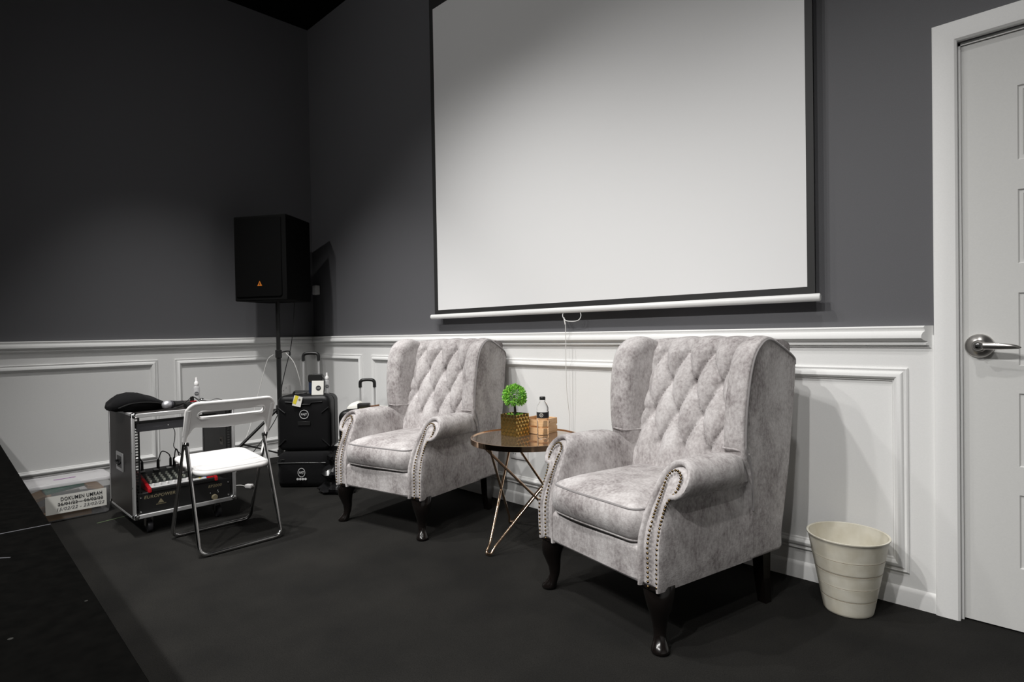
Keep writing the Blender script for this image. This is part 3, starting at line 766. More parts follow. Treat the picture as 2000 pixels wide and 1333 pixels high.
# rack rails: slotted strips so light shows through the square holes
for sy in (-1, 1):
    for xx in (hx_-.03,):
        g = G(); y0_ = sy*(hy_-pt-.0); w = .032; y1_ = y0_-sy*w; z0, z1 = RZ0+.02, RZ1-.02
        ya, yb = min(y0_, y1_), max(y0_, y1_); hy0 = ya+.010+(0 if sy < 0 else 0); hw = .0125
        n = int((z1-z0)/.0159)
        g.box((xx, (ya+hy0)/2, (z0+z1)/2), (.002, hy0-ya, z1-z0)); g.box((xx, (hy0+hw+yb)/2, (z0+z1)/2), (.002, yb-hy0-hw, z1-z0))
        for k in range(n+1): g.box((xx, hy0+hw/2, z0+.0159*k), (.002, hw, .0062))
        rp('rack_rail', g, 'black')
# interior label on the far side panel
sl = rp('sticker', G().box((-3.865-ox, hy_-pt-.0008, .435), (.050, .001, .050)), 'paper')
gt = text_g('E2V', .022); gt.xf(frame_m((-3.865-ox, hy_-pt-.0016, .435), (-1, 0, 0), (0, 0, 1))); obj('lettering', gt, 'ink', sl)
# casters
for sx in (-1, 1):
    for sy in (-1, 1):
        c0 = (sx*(hx_-.075), sy*(hy_-.085)); g = G(); g.box((c0[0], c0[1], RZ0-.003), (.07, .06, .006), .002, 1)
        for d in (-.017, .017): g.box((c0[0], c0[1]+d, .064), (.034, .003, .058), .001, 1)
        ct = rp('caster', g, 'steel'); w = G().lathe([(.012, -.012), (.032, -.012), (.0345, -.008), (.0345, .008), (.032, .012), (.012, .012)], 24); w.xf(frame_m((c0[0]+.012, c0[1], .0346), (1, 0, 0), (0, 0, 1))); obj('wheel', w, 'dgrey', ct)

# amplifier in the rack
t = thing('power_amplifier', 'black rack power amplifier at the bottom of the flight case', 'amplifier', (ox, oy, RZ0+pt))
FX = hx_-.028
AH = .119
obj('chassis', G().box((FX-.20, 0, .004+AH/2), (.38, .43, AH-.004), .003, 1), 'black', t)
fp = obj('front_panel', G().box((FX+.0035, 0, .003+AH/2), (.005, .482, AH), .0015, 1), 'black', t)
def front_text(s, sz, y, z, mat, par, w=None, bold=0., shear=.2, x=FX+.0065):
    q = text_g(s, sz, w, bold=bold, depth=.0003, shear=shear); q.xf(frame_m((x, y, z), (0, 1, 0), (0, 0, 1))); return obj('lettering', q, mat, par)
front_text('EUROPOWER', .024, -.135, .096, 'brass', fp, .155, .0004); front_text('BEHRINGER', .009, -.13, .048, 'brass', fp, .05); front_text('EP2000', .022, .155, .090, 'brass', fp, .075, .0003)
g = G(); g.add([(FX+.0065, -.146, .055), (FX+.0065, -.116, .055), (FX+.0065, -.131, .078)], [[0, 1, 2]]); g.add([(FX+.0068, -.138, .058), (FX+.0068, -.124, .058), (FX+.0068, -.131, .070)], [[0, 1, 2]]); obj('badge', g, ['brass'], fp)
for y, z in ((-.229, .022), (-.229, .097), (.229, .022), (.229, .097)):
    q = G().lathe([(.0055, 0), (.0045, .003), (.001, .004)], 10); q.xf(frame_m((FX+.006, y, z), (0, 1, 0), (0, 0, 1))); obj('rack_screw', q, 'chrome', fp)
q = G().lathe([(.017, 0), (.016, .012), (.014, .014)], 24); q.xf(frame_m((FX+.006, .150, .024), (0, 1, 0), (0, 0, 1))); obj('volume_knob', q, 'brass', fp)
for y, z in ((.128, .052), (.17, .06), (.172, .05)):
    q = G().lathe([(.0025, 0), (.002, .001)], 8); q.xf(frame_m((FX+.006, y, z), (0, 1, 0), (0, 0, 1))); obj('indicator_light', q, 'silver', fp)

# mixer lying on the amplifier
MZ = RZ0+pt+.004+AH-.002
mw = .182
t = thing('audio_mixer', 'small audio mixer with red ends and grey knobs lying on the amplifier', 'mixer', (ox, oy-.012, MZ))
def mtop(x): return .020+(.062)*((FX+.010-x)/.30)     # sloping top, x from front to back
xf_, xb_ = FX+.010, FX-.24
g = G(); pr = [(xf_, 0.001), (xf_, mtop(xf_)-.004), (xf_-.004, mtop(xf_-.004)), (xb_, mtop(xb_)), (xb_-.045, mtop(xb_)+.006), (xb_-.05, .001)]
g.rings([[(x, y, z) for x, z in pr] for y in (-mw+.016, mw-.016)]); obj('chassis', g, 'black', t, 20)
for s in (-1, 1):
    pr2 = [(xf_+.006, 0.001), (xf_+.006, mtop(xf_)), (xf_-.004, mtop(xf_)+.008), (xb_, mtop(xb_)+.008), (xb_-.05, mtop(xb_)+.010), (xb_-.052, .001)]
    a, b = sorted((s*mw, s*(mw-.018))); g = G().pillow(pr2, [(.004, 0), (0, .004), (0, .014), (.004, .018)], lambda p, q, h: (p, a+h, q)); obj('side_cheek', g, 'red', t, 40)
def tilt(x, y, h=0.):
    n = Vector((.062/.30, 0, 1)).normalized(); return Vector((x, y, mtop(x)))+n*h
tx = Vector((-1, 0, .062/.30)).normalized()
def plate(name, x0, x1, y0, y1, m, h=.0008):
    return obj(name, G().add([tilt(x0, y0, h), tilt(x0, y1, h), tilt(x1, y1, h), tilt(x1, y0, h)], [[0, 1, 2, 3]]), m, t)
plate('fader_panel', xf_-.006, xf_-.062, -mw+.018, mw-.058, 'mixl'); plate('control_panel', xf_-.063, xb_+.01, -mw+.018, mw-.018, 'mixd'); plate('output_panel', xf_-.006, xf_-.062, mw-.056, mw-.02, 'red')
cols_ = [-mw+.034+k*.0345 for k in range(9)]
def knob(name, m, x, y, r, h, top=None):
    q = G().lathe([(r, 0), (r*.92, h*.8), (r*.7, h)], 12); q.xf(frame_m((0, 0, 0), (0, 1, 0), tx)); o = obj(name, q, m, t); o.location = tilt(x, y, .001); return o
k0 = f0_ = None
for j, y in enumerate(cols_):
    for r in range(4):
        x = xf_-.078-r*.030
        if k0 is None: k0 = knob('control_knob', 'knob', x, y, .0066, .014)
        else:
            c = k0.copy(); C.objects.link(c); c.parent = t; c.location = tilt(x, y, .001)
    if j < 7:
        if f0_ is None: f0_ = knob('level_knob', 'wplast', xf_-.030, y, .0075, .013)
        else:
            c = f0_.copy(); C.objects.link(c); c.parent = t; c.location = tilt(xf_-.030, y, .001)
knob('level_knob', 'yel', xf_-.030, cols_[7], .0075, .013)['label'] = 'yellow level knob'
knob('level_knob', 'blu', xf_-.030, cols_[8]-.003, .0075, .013)['label'] = 'blue level knob'
for j in range(4):
    q = G().box(tuple(tilt(xb_+.004, cols_[j*2], .004)), (.022, .026, .008), .002, 1); obj('input_jack', q, 'silver', t)
# plugged leads looping at the back of the mixer
for k, (ya, yb, h, m) in enumerate(((-.20, -.155, .115, 'black'), (-.075, -.005, .125, 'black'), (.012, .045, .128, 'black'))):
    bx = xb_-.01; z0 = MZ+mtop(bx)
    nm = ['black cable looping at the left end of the mixer', 'black cable arching over the middle of the mixer', 'black cable with a red plug behind the mixer'][k]
    tt = thing('audio_cable', nm, 'cable', (ox+bx, oy, z0), 0, 'leads plugged into the mixer')
    P = [(0, ya, .0), (0, ya+.002, .05), (-.003, ya+(yb-ya)*.25, h*.75), (-.006, (ya+yb)/2, h*.78), (-.01, yb-.008, h*.6), (-.012, yb, .045), (-.012, yb, .0)]
    P = [(p[0], p[1], max(p[2], .004)) for p in P]
    obj('lead', G().tube(catmull(P, 6), .0032, 8), 'black', tt)
    obj('plug', G().tube([(0, ya, .002), (0, ya, .05), (0, ya+.001, .058)], [.0085, .0075, .004], 10), 'black', tt)
    obj('plug', G().tube([(-.012, yb, .002), (-.012, yb, .048), (-.012, yb, .056)], [.0075, .0065, .004], 10), 'red' if k == 2 else 'black', tt)
# wireless receiver at the top of the rack
t = thing('rack_receiver', 'slim black wireless receiver unit near the top of the flight case', 'receiver', (ox, oy, .5695))
obj('chassis', G().box((FX-.075, 0, .022), (.14, .43, .040), .002, 1), 'dgrey', t); fp = obj('front_panel', G().box((FX+.0035, 0, .022), (.005, .482, .044), .001, 1), 'dgrey', t)
front_text('DYNAMAX', .010, -.135, .020, 'inkg', fp, .045)
for y, z in ((-.085, .022), (.0, .026), (.015, .026)):
    q = G().lathe([(.003, 0), (.002, .0015)], 8); q.xf(frame_m((FX+.006, y, z), (0, 1, 0), (0, 0, 1))); obj('indicator_light', q, 'silver', fp)
obj('display', G().box((FX+.0065, .045, .022), (.001, .08, .026)), 'glassd', fp)
P = [(ox+FX-.02, oy-.055, .572), (ox+FX-.02, oy-.045, .545), (ox+FX-.02, oy-.047, .50), (ox+FX-.03, oy-.05, .46), (ox+FX-.05, oy-.02, .42), (ox+FX-.07, oy+.01, .385), (ox+FX-.10, oy+.01, .345), (ox+FX-.14, oy+.0, MZ+.085)]
tag(obj('receiver_cable', G().tube(catmull(P, 6), .0022, 6), 'black'), 'thin black cable dangling from the receiver down behind the mixer', 'cable')

# ------------------------------------------------------------------ things on the rack case
TZr = RZ1+.002
g = G(); n = 28
def bagsec(y, w, x0, h):
    pts = []
    for k in range(n):
        a = 2*PI*k/n; c_, s_ = cos(a), sin(a)
        pts.append((x0+w*math.copysign(abs(c_)**.7, c_), y, max(0, .5*h+.5*h*math.copysign(abs(s_)**.8, s_))))
    return pts
SEC = [(-.175, .02, -.01, .02, .02), (-.165, .09, 0, .05, .008), (-.14, .125, 0, .078, 0), (-.10, .145, .005, .098, 0), (-.05, .15, .01, .110, 0), (0, .15, .01, .104, 0), (.05, .145, .008, .088, 0), (.10, .13, .005, .068, 0), (.14, .10, 0, .046, 0), (.16, .05, 0, .025, 0)]
R = []
for y, w, x0, h, lift in SEC: R.append([(p[0]+.006*sin(p[2]*90+y*40), p[1]+.004*sin(p[0]*50), p[2]+lift+.003*sin(p[0]*60+y*70)*(p[2] > .02)) for p in bagsec(y, w, x0, h)])
g.rings(R); t = thing('cloth_pouch', 'black soft cloth bag slumped on the left end of the rack case', 'bag', (-3.895, .897, TZr)); t.scale = (.86, .84, .92)
obj('bag_body', g, 'cloth', t, 60)
obj('zip_seam', G().tube(catmull([(.152, -.14, .030), (.158, -.08, .050), (.160, 0, .054), (.150, .08, .045), (.13, .125, .03)], 6), .0035, 6), 'black', t)
# microphone
t = thing('microphone', 'black handheld microphone with silver mesh head on the rack case', 'microphone', (-3.745, 1.01, TZr))
g = G().lathe([(.002, -.026), (.014, -.022), (.022, -.012), (.0245, 0), (.0235, .010), (.020, .020), (.016, .027)], 24); g.xf(frame_m((0, 0, .0255), (1, 0, 0), (0, 0, 1)) @ Matrix.Rotation(PI, 4, 'X')); 
obj('mesh_head', g, 'skin', t)
obj('body', G().tube([(-.0, .026, .0255), (-.016, .038, .0250), (-.06, .072, .021), (-.15, .125, .0165)], [.0215, .0195, .0165, .0125], 16), 'black', t)
obj('ring', G().tube([(0, .018, .0255), (-.002, .028, .0255)], .0225, 20), 'dgrey', t)
# small black charger and lead heap
t = thing('wireless_pack', 'small black body-pack with red and black leads on the rack case', 'transmitter', (-3.722, 1.142, TZr))
obj('pack_body', G().box((0, 0, .013), (.06, .09, .026), .004), 'black', t)
obj('leads', G().tube(catmull([(.01, -.05, .028), (0, -.02, .05), (-.01, .0, .062), (.0, .02, .045), (.01, .03, .03), (.02, -.01, .034), (.02, -.045, .03)], 6), .0022, 6), 'black', t); obj('red_plug', G().tube([(.012, -.02, .034), (.014, .012, .036)], .004, 8), 'red', t)
obj('clip', G().box((-.02, .0, .045), (.022, .018, .032), .004), 'black', t); obj('thin_lead', G().tube(catmull([(-.02, .01, .06), (-.02, .05, .035), (0, .09, .03), (.0, .13, .04), (.0, .16, .028)], 6), .0015, 6), 'black', t)
def spray(name_label, loc, grp):
    t = thing('spray_bottle', name_label, 'bottle', loc, 0, grp)
    obj('bottle_body', G().lathe([(.0165, 0), (.0175, .003), (.0180, .012), (.0180, .088), (.0165, .098), (.0115, .104), (.0105, .110)], 24), 'frost', t, 60)
    obj('pump_cap', G().lathe([(.0125, .108), (.0130, .112), (.0130, .124), (.0085, .131), (.0065, .136), (.0065, .153), (.0055, .157)], 20), 'wplast', t)
    q = G().lathe([(.0125, 0), (.0125, .0006)], 24); a = math.atan2(-loc[1], -loc[0]); d = Vector((cos(a), sin(a), 0)); 
    q.xf(frame_m((d.x*.0185, d.y*.0185, .056), (-d.y, d.x, 0), (0, 0, 1))); lg = obj('logo', q, 'inkg', t)
    q = text_g('HAJT', .008, .018); q.xf(frame_m((d.x*.0200, d.y*.0200, .056), (-d.y, d.x, 0), (0, 0, 1))); obj('lettering', q, 'paper', lg)
    return t
spray('clear spray bottle with white pump standing on the rack case', (-3.99, 1.245, TZr), 'spray bottles')
P = [(-3.83, 1.19, TZr+.004), (-3.80, 1.23, TZr+.006), (-3.86, 1.27, TZr+.006), (-3.93, 1.25, TZr+.008), (-3.90, 1.19, TZr+.010), (-3.82, 1.20, TZr+.012), (-3.80, 1.26, TZr+.012), (-3.88, 1.29, TZr+.006)]
tag(obj('cable_coil', G().tube(catmull(P, 6), .0035, 8), 'cwhite'), 'white cable coiled on the rack case behind the folding chair', 'cable')

# ------------------------------------------------------------------ document storage box
bx0, bx1, by0, by1, bz = -4.632, -4.350, .425, .866, .232
t = thing('storage_box', 'clear plastic storage box of documents with paper sign between stage and rack case', 'box', ((bx0+bx1)/2, (by0+by1)/2, 0))
cx_, cy_ = (bx0+bx1)/2, (by0+by1)/2; hw, hd = (bx1-bx0)/2, (by1-by0)/2
ol = rrect(-hw+.015, -hd+.015, hw-.015, hd-.015, .03, 5)
g = G(); g.pillow(ol, [(.012, .002), (.004, .006), (0, .02), (-.008, .15), (-.011, .212), (-.0085, .212), (-.0055, .15), (.0025, .022), (.008, .009), (.014, .006)], lambda a, b, h: (a, b, h)); obj('tub', g, 'boxp', t)
lid = obj('lid', G().pillow(rrect(-hw, -hd, hw, hd, .035, 5), [(.004, .207), (0, .209), (0, .224), (.004, .229), (.02, .229), (.026, .226), (.04, .226), ('s', .5, .226)], lambda a, b, h: (a, b, h)), 'lidp', t)
obj('latch', G().box((0, hd+.001, .20), (.07, .008, .045), .003), 'lidp', t); obj('latch', G().box((.02, -hd-.001, .205), (.06, .008, .04), .003), 'purple', t)
obj('marker_line', G().tube(catmull([(.0, -.06, .2275), (.004, -.03, .2275), (.0, .0, .2275), (-.004, .05, .2275)], 4), .0016, 5), 'purple', lid)
# contents
lab = ['green folder at the top of the documents in the storage box', 'tan envelope at the left side of the storage box', 'tan envelope at the right side of the storage box', 'navy document bundle low in the storage box', 'stack of tan papers at the bottom of the storage box']
its = [('folder', 'green', (.03, -.02, .184), (.17, .19, .018), 6), ('envelope', 'tan', (.02, -.128, .150), (.19, .085, .02), 16), ('envelope', 'tan', (.03, .130, .165), (.18, .085, .02), -15), ('document_pouch', 'navy', (.01, .05, .087), (.20, .24, .03), 1), ('paper_stack', 'tan', (.0, -.04, .030), (.21, .30, .05), 0), ]
for (nm, m, c, d, r), lb_ in zip(its, lab):
    g = G().box((0, 0, 0), d, .003, 1, Matrix.Rotation(rad(r), 3, 'X')); o = obj(nm, g, m); o.location = (cx_+c[0], cy_+c[1], c[2]); tag(o, lb_, nm.replace('_', ' '))
for z, m, lb_ in ((.0625, 'navy', 'dark folder under the navy bundle in the storage box'), (.112, 'tan', 'tan folder above the navy bundle in the storage box'), (.130, 'paper', 'pale papers beneath the green folder in the storage box')):
    o = obj('folder', G().box((0, 0, 0), (.19, .16, .010), .002, 1), m); o.location = (cx_, cy_+.0, z); tag(o, lb_, 'folder')
# sign
sg = obj('sign', G().box((hw+.0045, .030, .105), (.001, .300, .108)), 'paper', t); sg.data.transform(Matrix.Translation((0, 0, 0)))
def sgt(s, sz, y, z, w, m, bold=0., shear=0.):
    q = text_g(s, sz, w, bold=bold, depth=.0003, shear=shear); q.xf(frame_m((hw+.0056, y, z), (0, 1, 0), (0, 0, 1))); obj('lettering', q, m, sg)
sgt('DOKUMEN UMRAH', .030, .055, .133, .205, 'ink', .0006); sgt('26/01/22 – 06/02/22', .026, .050, .104, .222, 'ink', .0004); sgt('15/02/22 - 23/02/22', .026, .050, .075, .235, 'inkg', 0, .25)
obj('strike_line', G().box((hw+.0058, .050, .104), (.0005, .225, .002)), 'ink', sg)

# ------------------------------------------------------------------ stage platforms
SZ = .60
def edge_y(x): return .278-.0214*(x+3.609)
for k, (xa, xb, lb_) in enumerate(((-5.17, -1.925, 'black stage deck along the left wall, behind the seam'), (-1.919, -.62, 'black stage deck in the near left corner, in front of the seam'))):
    t = thing('stage_platform', lb_, 'stage', ((xa+xb)/2, -.9, 0), 0, 'black stage decks')
    yb_ = -1.9; P = [(xa, yb_), (xb, yb_), (xb, edge_y(xb)), (xa, edge_y(xa))]; P = [(p[0]-(xa+xb)/2, p[1]+.9) for p in P]
    obj('deck', G().pillow(P, [(.002, SZ-.05), (0, SZ-.046), (0, SZ-.002), (.002, SZ)], lambda a, b, h: (a, b, h)), 'stage', t, 20)
    obj('skirt', G().pillow(P, [(.02, .002), (.02, SZ-.052)], lambda a, b, h: (a, b, h)), 'stage', t, 20)
    if k == 1:
        sc_ = G(); 
        for (x, y, a, L) in ((-1.70, .19, .9, .03), (-1.72, .12, .2, .025), (-1.25, .12, .5, .008), (-1.0, .17, 0, .012)):
            q = G().box((0, 0, 0), (L, .003, .0006), rot=Matrix.Rotation(a, 3, 'Z')); q.xf(Matrix.Translation((x-(xa+xb)/2, y+.9-.06, SZ+.0004))); sc_.add(q.v, q.f)
        obj('scuff_marks', sc_, 'inkg', t)
        sc_ = G(); sc_.box((xa-(xa+xb)/2+.002, (edge_y(xa)+yb_)/2+.9, SZ+.0005), (.004, edge_y(xa)-yb_, .0008)); obj('seam_strip', sc_, 'inkg', t)
o = obj('floor_tape', G().box((0, 0, .0006), (.006, .17, .0012)), 'tape'); o.location = (-4.165, .82, 0); o.rotation_euler = (0, 0, rad(12)); tag(o, 'thin strip of green tape on the carpet beside the storage box', 'tape')

# ------------------------------------------------------------------ loudspeaker and stand
n_, l_, r_ = Vector((-4.519, 2.090, 0)), Vector((-4.927, 1.847, 0)), Vector((-4.745, 2.405, 0))
fd = (n_-l_).normalized(); bd = Vector((-fd.y, fd.x, 0))   # into the box
Wd = (n_-l_).length; dep = (r_-n_).dot(bd); tap = -(r_-n_).dot(fd)
sc0 = (n_+l_)/2; Z0s, Z1s = 1.372, 2.055
t = thing('loudspeaker', 'black loudspeaker with small orange triangle badge on a pole in the corner', 'speaker', (sc0.x, sc0.y, Z0s), math.atan2(fd.y, fd.x))
Hs = Z1s-Z0s
ol = [(-Wd/2, 0), (Wd/2, 0), (Wd/2-tap*.05, .10), (Wd/2-tap, dep), (-Wd/2+tap, dep), (-Wd/2+tap*.05, .10)]
obj('cabinet', G().pillow(ol, [(.006, 0), (0, .006), (0, Hs-.006), (.006, Hs)], lambda a, b, h: (a, b, h)), 'spk', t, 30)
gr = obj('grille', G().pillow(rrect(-Wd/2+.012, .03, Wd/2-.040, Hs-.015, .02, 4), [(0, .001), (0, -.006), (.004, -.010), ('s', .5, -.012)], lambda a, b, h: (a, h, b)), 'grille', t, 30)
bgd = obj('badge', G().add([(-.022, -.0135, .118), (.022, -.0135, .118), (0, -.0135, .158)], [[0, 1, 2]]), 'orange', gr)
obj('badge_mark', G().add([(-.004, -.0142, .125), (.004, -.0142, .125), (.003, -.0142, .139), (-.003, -.0142, .139), (0, -.0142, .147)], [[0, 1, 2, 4, 3]]), 'black', bgd)
obj('side_handle', G().box((Wd/2-tap*.45+.001, dep*.45, Hs*.55), (.004, .11, .14), .001, 1, Matrix.Rotation(math.atan2(tap, dep), 3, 'Z')), 'black', t)
obj('status_light', G().box((.085, -.011, .33), (.006, .002, .004)), 'glassd', gr)
# stand
px, py = -4.800, 2.135
t = thing('speaker_stand', 'black tripod speaker stand with steel pole in the room corner', 'stand', (px, py, 0))
obj('pole', G().tube([(0, 0, .085), (0, 0, .96), (0, 0, .961), (0, 0, Z0s)], [.019, .019, .0165, .0165], 16), 'black', t)
cl = obj('collar', G().tube([(0, 0, .90), (0, 0, .905), (0, 0, .965), (0, 0, .97)], [.02, .026, .026, .021], 16), 'black', t)
obj('locking_lever', G().tube(catmull([(.02, 0, .945), (.05, .03, .955), (.085, .055, .955), (.088, .057, .92)], 5), .0055, 8), 'black', cl)
c2 = obj('leg_collar', G().tube([(0, 0, .43), (0, 0, .435), (0, 0, .505), (0, 0, .51)], [.021, .03, .03, .021], 16), 'black', t)
obj('clamp_arm', G().tube([(0, 0, .465), (-.035, -.045, .465), (-.045, -.055, .44)], [.014, .013, .01], 10), 'black', c2)
lower = obj('lower_collar', G().tube([(0, 0, .085), (0, 0, .135)], .026, 14), 'black', t)
for a in (262, 145, 25):
    L = .52 if a == 262 else .42 if a == 25 else .385
    d = Vector((cos(rad(a)), sin(rad(a)), 0)); p0 = d*.03+Vector((0, 0, .465)); p1 = d*L+Vector((0, 0, .018))
    lg = obj('leg', G().tube([p0, p1], .0125, 10), 'black', t); m_ = p0.lerp(p1, .55)
    obj('brace', G().tube([m_, d*.024+Vector((0, 0, .11))], .0065, 8), 'black', lg)
    obj('rubber_foot', G().tube([p0.lerp(p1, .965), p1], [.0155, .0165], 10), 'dgrey', lg)
# cables by the stand
def cable(name, P, r, m, label): 
    o = obj(name, G().tube(catmull(P, 8), r, 8), m); return tag(o, label, 'cable')
cable('cable', [(px-.02, py-.035, .93), (px-.05, py-.07, .89), (px-.08, py-.10, .76), (px-.10, py-.15, .55), (px-.08, py-.22, .33), (px-.02, py-.33, .14), (px+.12, py-.42, .02), (px+.25, py-.56, .006), (px+.38, py-.62, .006), (px+.42, py-.50, .006), (px+.52, py-.48, .006)], .003, 'cwhite', 'white cable looping from the stand collar down to the carpet')
cable('cable', [(px+.06, py+.035, .945), (px+.11, py+.08, .86), (px+.12, py+.12, .72), (px+.08, py+.16, .60)], .003, 'cwhite', 'short white cable hanging right of the speaker stand to the socket')
cable('cable', [(px+.02, py+.14, 1.372), (px+.0, py+.13, 1.15), (px+.01, py+.10, .98), (px-.02, py+.07, .82), (px-.055, py+.045, .65), (px-.045, py+.03, .52), (px-.05, py-.02, .38), (px-.03, py-.2, .16), (px-.05, py-.32, .05), (px-.02, py-.45, .008)], .0035, 'black', 'black cable running from the loudspeaker down its stand')
t = thing('power_plug', 'white power plug lying on the carpet behind the folding chair', 'plug', (-4.26, 1.66, 0), rad(30)); obj('plug_body', G().box((0, 0, .015), (.05, .035, .028), .005), 'wplast', t)
obj('pin', G().box((.035, 0, .015), (.02, .014, .005)), 'steel', t)

# wall switch and sockets
def plate_thing(name, label, cat, mp, a, z, w, h, holes, depth=.010, zz=0.008, loc=None):
    t = thing(name, label, cat, mp(a, z, 0)); o3 = Vector(mp(a, z, 0))
    f = lambda p, q, r: tuple(Vector(mp(a+p, z+q, r))-o3)
    obj('plate', G().pillow(rrect(-w/2, -h/2, w/2, h/2, .006, 3), [(0, .0062), (0, .0062+depth), (.003, .0062+depth+.002), ('s', .5, .0062+depth+.002)], f), 'wplast', t)
    if holes:
        g = G()
        for p, q in holes: g.pillow(rrect(p-.003, q-.004, p+.003, q+.004, .001, 2), [(0, .0062+depth+.0015), (0, .0062+depth+.0026)], f)
        obj('socket_holes', g, 'inkg', t)
    return t
plate_thing('wall_switch_box', 'white switch box on the dark wall beside the loudspeaker', 'switch', bwm, -5.085, 1.505, .062, .085, [], .040)
plate_thing('wall_socket', 'white double power socket on the wall below the round table', 'socket', bwm, -2.528, .327, .150, .088, [(-.045, -.012), (-.028, -.012), (-.036, .010), (.028, -.012), (.045, -.012), (.036, .010)])
plate_thing('wall_socket', 'white power socket on the left wall behind the speaker stand', 'socket', lwm, 2.345, .60, .11, .085, [(-.02, -.012), (-.003, -.012), (.02, .012)])

# ------------------------------------------------------------------ suitcases and bags
rtd = Vector((.7165, .6976, 0)); aw = math.atan2(rtd.y, rtd.x)
def suit_shell(t, W, D, H, z0, m='shell'):
    ol = rrect(-W/2, 0, W/2, H, .05, 7)
    g = G().pillow(ol, [('s', .4, 0.004), (.03, .0), (.010, .006), (.002, .018), (0, .03), (0, D/2-.008), (.004, D/2-.006), (.004, D/2+.006), (0, D/2+.008), (0, D-.03), (.002, D-.018), (.012, D-.005), (.035, D), ('s', .45, D-.003)], lambda a, b, h: (a, h, z0+b))
    return obj('shell', g, m, t, 50)
def trolley(t, W, zt, top, yy, w=.115):
    g = G()
    for s in (-1, 1): g.tube([(s*w/2, yy, zt-.01), (s*w/2, yy, top-.05)], .0075, 10)
    hd_ = obj('telescopic_handle', g, 'alu', t)
    P = fillet([(-w/2, yy, top-.065), (-w/2, yy, top-.012), (0, yy, top-.006), (w/2, yy, top-.012), (w/2, yy, top-.065)], .025, 6)
    obj('grip', G().tube(P, .0125, 12), 'black', hd_, 60)
def s_logo(t, par, x, z, R, y=-.0006):
    return obj('logo', ring_logo(R, R*.12, R*.62, frame_m((x, y, z), (1, 0, 0), (0, 0, 1))), 'silver', par)
SB = .246
sp = Vector((-4.037, 1.968, SB))
t = thing('suitcase', 'black hard-shell suitcase with raised handle standing on the black bag', 'suitcase', sp, aw, 'black suitcases')
SW, SD, SH = .385, .215, .402
sh = suit_shell(t, SW, SD, SH, .0)
g = G()
for sx in (-1, 1):
    for z0_, z1_ in ((SH-.10, SH-.155), (.10, .05)):
        a = (sx*(SW/2-.012), -.001, z0_ if z0_ > .2 else z1_); b = (sx*(SW/2-.065), -.004, z1_ if z0_ > .2 else z0_)
        a, b = ((sx*(SW/2-.008), .002, SH-.085), (sx*(SW/2-.06), -.002, SH-.125)) if z0_ > .2 else ((sx*(SW/2-.008), .002, .035) , (sx*(SW/2-.06), -.002, .085))
        g.tube([a, b], .006, 8)
g.tube([(-.13, -.0005, SH-.045), (-.05, -.002, SH-.05), (-.04, -.002, SH-.065), (.05, -.002, SH-.065), (.06, -.002, SH-.05), (.14, -.0005, SH-.045)], .006, 8)
obj('shell_ridge', g, 'shell', sh, 60)
s_logo(t, sh, .005, SH-.135, .033); obj('name_plate', G().box((.003, -.0012, SH-.20), (.09, .002, .03), .0008, 1), 'black', sh)
trolley(t, SW, SH, .712, SD-.03)
obj('top_handle', G().tube(fillet([(-.11, .10, SH-.003), (-.10, .10, SH+.022), (.10, .10, SH+.022), (.11, .10, SH-.003)], .02), .008, 8), 'black', t)
# luggage tag
lt_ = thing('luggage_tag', 'yellow and white luggage tag hanging on the front of the suitcase', 'tag', sp+rtd*(-.025)+Vector((.6976, -.7165, 0))*.006+Vector((0, 0, SH-.005)), aw)
g = G().box((-.012, -.006, -.033), (.062, .002, .075), rot=Matrix.Rotation(rad(14), 3, 'Y')); obj('card', g, 'paper', lt_)
g = G().box((-.024, -.0075, -.022), (.024, .001, .062), rot=Matrix.Rotation(rad(22), 3, 'Y')); obj('yellow_panel', g, 'yel', lt_)
g = G().lathe([(.008, 0), (.008, .0008)], 16); g.xf(frame_m((.004, -.0075, -.022), (1, 0, 0), (0, 0, 1))); obj('emblem', g, 'brass', lt_)
obj('strap', G().tube(catmull([(-.005, -.005, .0), (-.01, .03, .014), (.02, .05, .016), (.03, .066, .018)], 5), .0045, 8), 'black', lt_)
# card and radio on the suitcase top
ct = Vector((0, 0, SB+SH+.0005))
t = thing('gift_card', 'white card with round emblem propped on top of the suitcase', 'card', sp+rtd*.085+Vector((-.6976, .7165, 0))*.055+Vector((0, 0, SH-.002)), aw)
obj('card_sheet', G().box((0, .012, .052), (.086, .0016, .104), rot=Matrix.Rotation(rad(-8), 3, 'X')), 'paper', t)
q = G().lathe([(.019, 0), (.019, .001)], 24); q.xf(frame_m((.006, .0105, .050), (1, 0, 0), (0, .14, 1))); em = obj('emblem', q, 'ink', t)
q = text_g('HAJT', .011, .024); q.xf(frame_m((.006, .0088, .050), (1, 0, 0), (0, .14, 1))); obj('lettering', q, 'paper', em)
t = thing('headset_case', 'dark glossy zip case standing behind the white card on the suitcase', 'case', sp+rtd*.06+Vector((-.6976, .7165, 0))*.105+Vector((0, 0, SH-.001)), aw)
obj('case_body', G().pillow(rrect(-.05, 0, .05, .145, .022, 5), [(.012, -.02), (.003, -.017), (0, -.008), (0, .008), (.004, .017), (.014, .02)], lambda a, b, h: (a, h, b)), 'glassd', t)
obj('zip_band', G().pillow(rrect(-.052, .088, .054, .150, .018, 5), [(.004, -.022), (0, -.018), (0, .018), (.004, .022)], lambda a, b, h: (a, h, b)), 'black', t)
obj('wrist_strap', G().tube(catmull([(.05, 0, .125), (.064, -.005, .11), (.066, -.006, .06), (.058, -.004, .01)], 6), .003, 6), 'black', t)
bp = sp+rtd*.135+Vector((-.6976, .7165, 0))*.13; spray('clear spray bottle with white pump standing on the black suitcase', (bp.x, bp.y, SB+SH), 'spray bottles')
